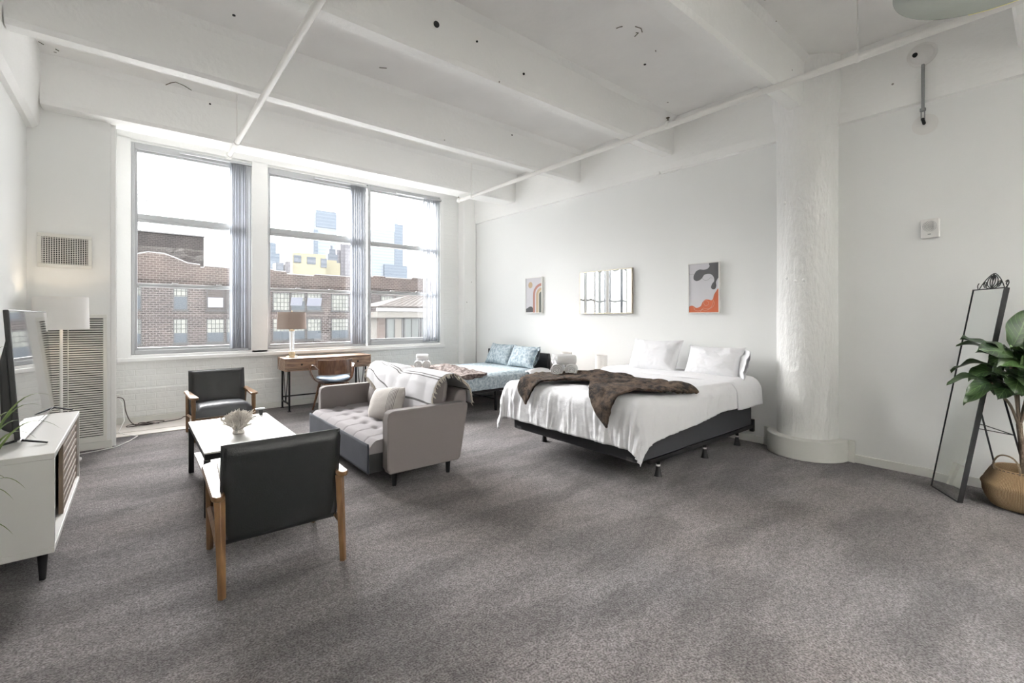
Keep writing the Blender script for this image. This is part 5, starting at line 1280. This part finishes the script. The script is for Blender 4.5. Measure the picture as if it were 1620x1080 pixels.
def leaf(b_, base, tip, width, nup, droop=.06, seedk=0, wave=.012):
    base, tip = Vector(base), Vector(tip); ax = tip-base; L_ = ax.length; ax.normalize(); nup = Vector(nup); nup = (nup-ax*nup.dot(ax)).normalized(); sd = ax.cross(nup)
    uvl = b_.loops.layers.uv.verify(); n = 14; m_ = 8; vs = []
    for i in range(n+1):
        t = i/n; wdt = width*(math.sin(PI*min(1, t**.75*1.0)) ** .7)*(.62+.55*t) * (1 if t < .995 else .1)
        if t < .12: wdt *= t/.12*.9+.1
        row = []
        for j in range(m_+1):
            u = 2*j/m_-1
            row.append(b_.verts.new(base+ax*(L_*t)+sd*(u*wdt/2)+nup*(-droop*4*(t-.5)**2+droop*.4+.10*width*u*u+wave*math.sin(t*11+seedk+u)*abs(u))))
        vs.append(row)
    for i in range(n):
        for j in range(m_):
            f = b_.faces.new((vs[i][j], vs[i+1][j], vs[i+1][j+1], vs[i][j+1]))
            for l, (ii, jj) in zip(f.loops, ((i, j), (i+1, j), (i+1, j+1), (i, j+1))): l[uvl].uv = (jj/m_, ii/n)
fp = thing('fiddle_leaf_plant', 'fiddle leaf fig with broad dark green leaves at the right edge', 'plant', tuple(pc))
node = Vector((4.77, .20, .60))
b = tube(B(), smoothpts([pc+Vector((-.0, 0, .1)), pc+Vector((-.005, .003, .3)), pc+Vector((-.02, .01, .45)), node]), .016, seg=12)
obj('trunk', b, M['bark'], fp, world=True)
tops = [(4.53, .32, .90), (4.66, .24, 1.06), (4.80, .22, 1.12), (4.86, .10, 1.05), (4.72, .05, 1.0)]
b = B()
for q in tops: tube(b, smoothpts([node-Vector((0, 0, .02)), node.lerp(Vector(q), .3)+Vector((.0, 0, .04)), node.lerp(Vector(q), .65)+Vector((.0, 0, .02)), Vector(q)]), .0085, seg=8)
obj('branches', b, M['bark'], fp, world=True)
b = B()
right = Vector((math.cos(CAM_YAW), -math.sin(CAM_YAW), 0)); fwd = Vector((math.sin(CAM_YAW), math.cos(CAM_YAW), 0)); ctr = Vector((4.72, .22, 0))
def LP(r_, z_, f_=0): return ctr+right*r_+fwd*f_+Vector((0, 0, z_))
# leaves: base (r,z,f), tip (r,z,f), width, up-vector (r,f,z)
LV = [((-.02, 1.12, 0), (.12, 1.40, .02), .21, (-.3, -1, .35)), ((.02, 1.10, -.05), (.24, 1.26, -.12), .20, (.1, -.8, .9)), ((.0, 1.14, -.02), (.28, 1.17, -.1), .2, (.1, -.5, 1)),
      ((-.08, 1.10, 0), (-.40, 1.21, -.03), .15, (0, -.35, 1)), ((-.06, 1.08, -.05), (-.37, 1.13, -.12), .19, (0, -.75, .8)), ((-.02, 1.05, -.06), (-.26, 1.04, -.16), .18, (0, -.8, .8)),
      ((-.10, .98, -.02), (-.26, .99, -.12), .17, (-.3, -.9, .3)), ((-.10, .92, .02), (-.47, .905, .0), .11, (0, -.15, 1)), ((-.12, .90, -.02), (-.38, .84, -.05), .12, (0, -.6, .9)),
      ((-.05, 1.0, -.08), (-.20, .84, -.18), .17, (-.5, -.9, .3)), ((-.06, .90, 0), (-.36, .755, .0), .10, (0, -.3, 1)), ((.0, .95, -.08), (.10, .84, -.22), .19, (.2, -.9, .6)),
      ((.03, 1.02, -.05), (.20, .93, -.20), .19, (.2, -.9, .6)), ((.05, 1.1, 0), (.36, 1.02, -.05), .2, (0, -.5, 1)), ((.05, .95, 0), (.32, .85, -.05), .2, (0, -.6, 1)), ((.02, 1.05, .08), (.18, 1.1, .25), .2, (0, .2, 1)),
      ((-.06, 1.02, .08), (-.24, .96, .22), .17, (0, .3, 1)), ((.0, 1.12, -.06), (-.05, 1.03, -.26), .19, (0, -.6, .9)), ((-.08, .96, -.05), (-.15, .90, -.23), .17, (-.2, -.8, .6)), ((.08, 1.15, .02), (.32, 1.33, .1), .2, (0, -.8, .6)),
      ((.0, .9, .02), (.02, .80, -.14), .16, (0, -.9, .5)), ((-.04, 1.0, -.1), (-.12, 1.12, -.2), .15, (-.4, -.9, .1)), ((.1, 1.0, -.05), (.3, 1.12, -.15), .2, (0, -.7, .8)), ((.02, 1.08, -.08), (.12, 1.02, -.28), .2, (.1, -.7, .8)),
      ((.05, .93, -.05), (.22, .76, -.1), .17, (.1, -.8, .6)), ((-.05, 1.08, .05), (-.2, 1.16, .2), .17, (0, .2, 1))]
rl_ = random.Random(21)
for k in range(30):
    a = rl_.uniform(0, 2*PI); z0_ = rl_.uniform(.86, 1.12); le = rl_.uniform(.17, .27); r0 = .05
    p_ = (r0*math.cos(a)-.01, z0_, r0*math.sin(a)); q_ = ((r0+le)*math.cos(a)*.9-.01, z0_+rl_.uniform(-.10, .06), (r0+le)*math.sin(a)*.8)
    LV.append((p_, q_, rl_.uniform(.13, .19), (rl_.uniform(-.2, .2), -.45, .95)))
for k, (p, q, w_, n_) in enumerate(LV):
    leaf(b, LP(*p), LP(*q), w_, right*n_[0]+fwd*n_[1]+Vector((0, 0, n_[2])), droop=.03+.02*(k % 3), seedk=k)
    tube(b, [LP(p[0]*.4, p[1]-.03, p[2]*.4), LP(*p)], .003, seg=5)
o = obj('leaves', b, M['fleaf'], fp, world=True, angle=180)

# ------------------------------------------------------------------ grassy plant at the left edge
gp = thing('grass_plant', 'spiky green plant whose thin leaves reach in at the left edge', 'plant', (-.58, 2.80, 0))
obj('pot', lathe(B(), [(.09, 0), (.12, .25), (.115, .25), (.09, .22), (.001, .21)], seg=32), M['pot'], gp)
b = B(); rg = random.Random(5)
def blade(p0, p1, p2, w_):
    n = 16; p0, p1, p2 = Vector(p0), Vector(p1), Vector(p2); rows = []
    for i in range(n+1):
        t = i/n; p = p0*(1-t)**2+p1*2*t*(1-t)+p2*t*t; d = ((p1-p0)*(1-t)+(p2-p1)*t).normalized(); sd = d.cross(Vector((0, 0, 1)))
        sd = sd.normalized() if sd.length > .05 else Vector((1, 0, 0)); ww = w_*(1-t**3)*(.5+.5*min(1, t*4))
        rows.append((b.verts.new(p-sd*ww/2), b.verts.new(p+Vector((0, 0, -ww*.25))), b.verts.new(p+sd*ww/2)))
    for a, c_ in zip(rows, rows[1:]):
        b.faces.new((a[0], a[1], c_[1], c_[0])); b.faces.new((a[1], a[2], c_[2], c_[1]))
for p2, h_ in (((.30, .40, .79), 1.0), ((.24, .34, .92), 1.0), ((.27, .38, .96), 1.05), ((.20, .35, .84), .95), ((.16, .40, .88), .98), ((.12, .38, 1.21), 1.2), ((.15, .30, .50), .72), ((.18, .38, .52), .76), ((.14, .36, .32), .55), ((.11, .40, .58), .72), ((.09, .30, .18), .3), ((.22, .36, .76), .95)):
    q = (p2[0]*.98, p2[1], p2[2]); blade((rg.uniform(-.02, .02), rg.uniform(-.02, .02), .2), (q[0]*.35, q[1]*.4, h_+.08), q, .015)
for k in range(16):
    a = rg.uniform(0, 2*PI); r_ = rg.uniform(.12, .2); blade((0, 0, .2), (math.cos(a)*r_*.4, math.sin(a)*r_*.4-.05, .9), (min(.05, math.cos(a)*r_), math.sin(a)*r_-.05, rg.uniform(.5, 1.1)), .011)
obj('leaves', b, M['grass'], gp, angle=180)
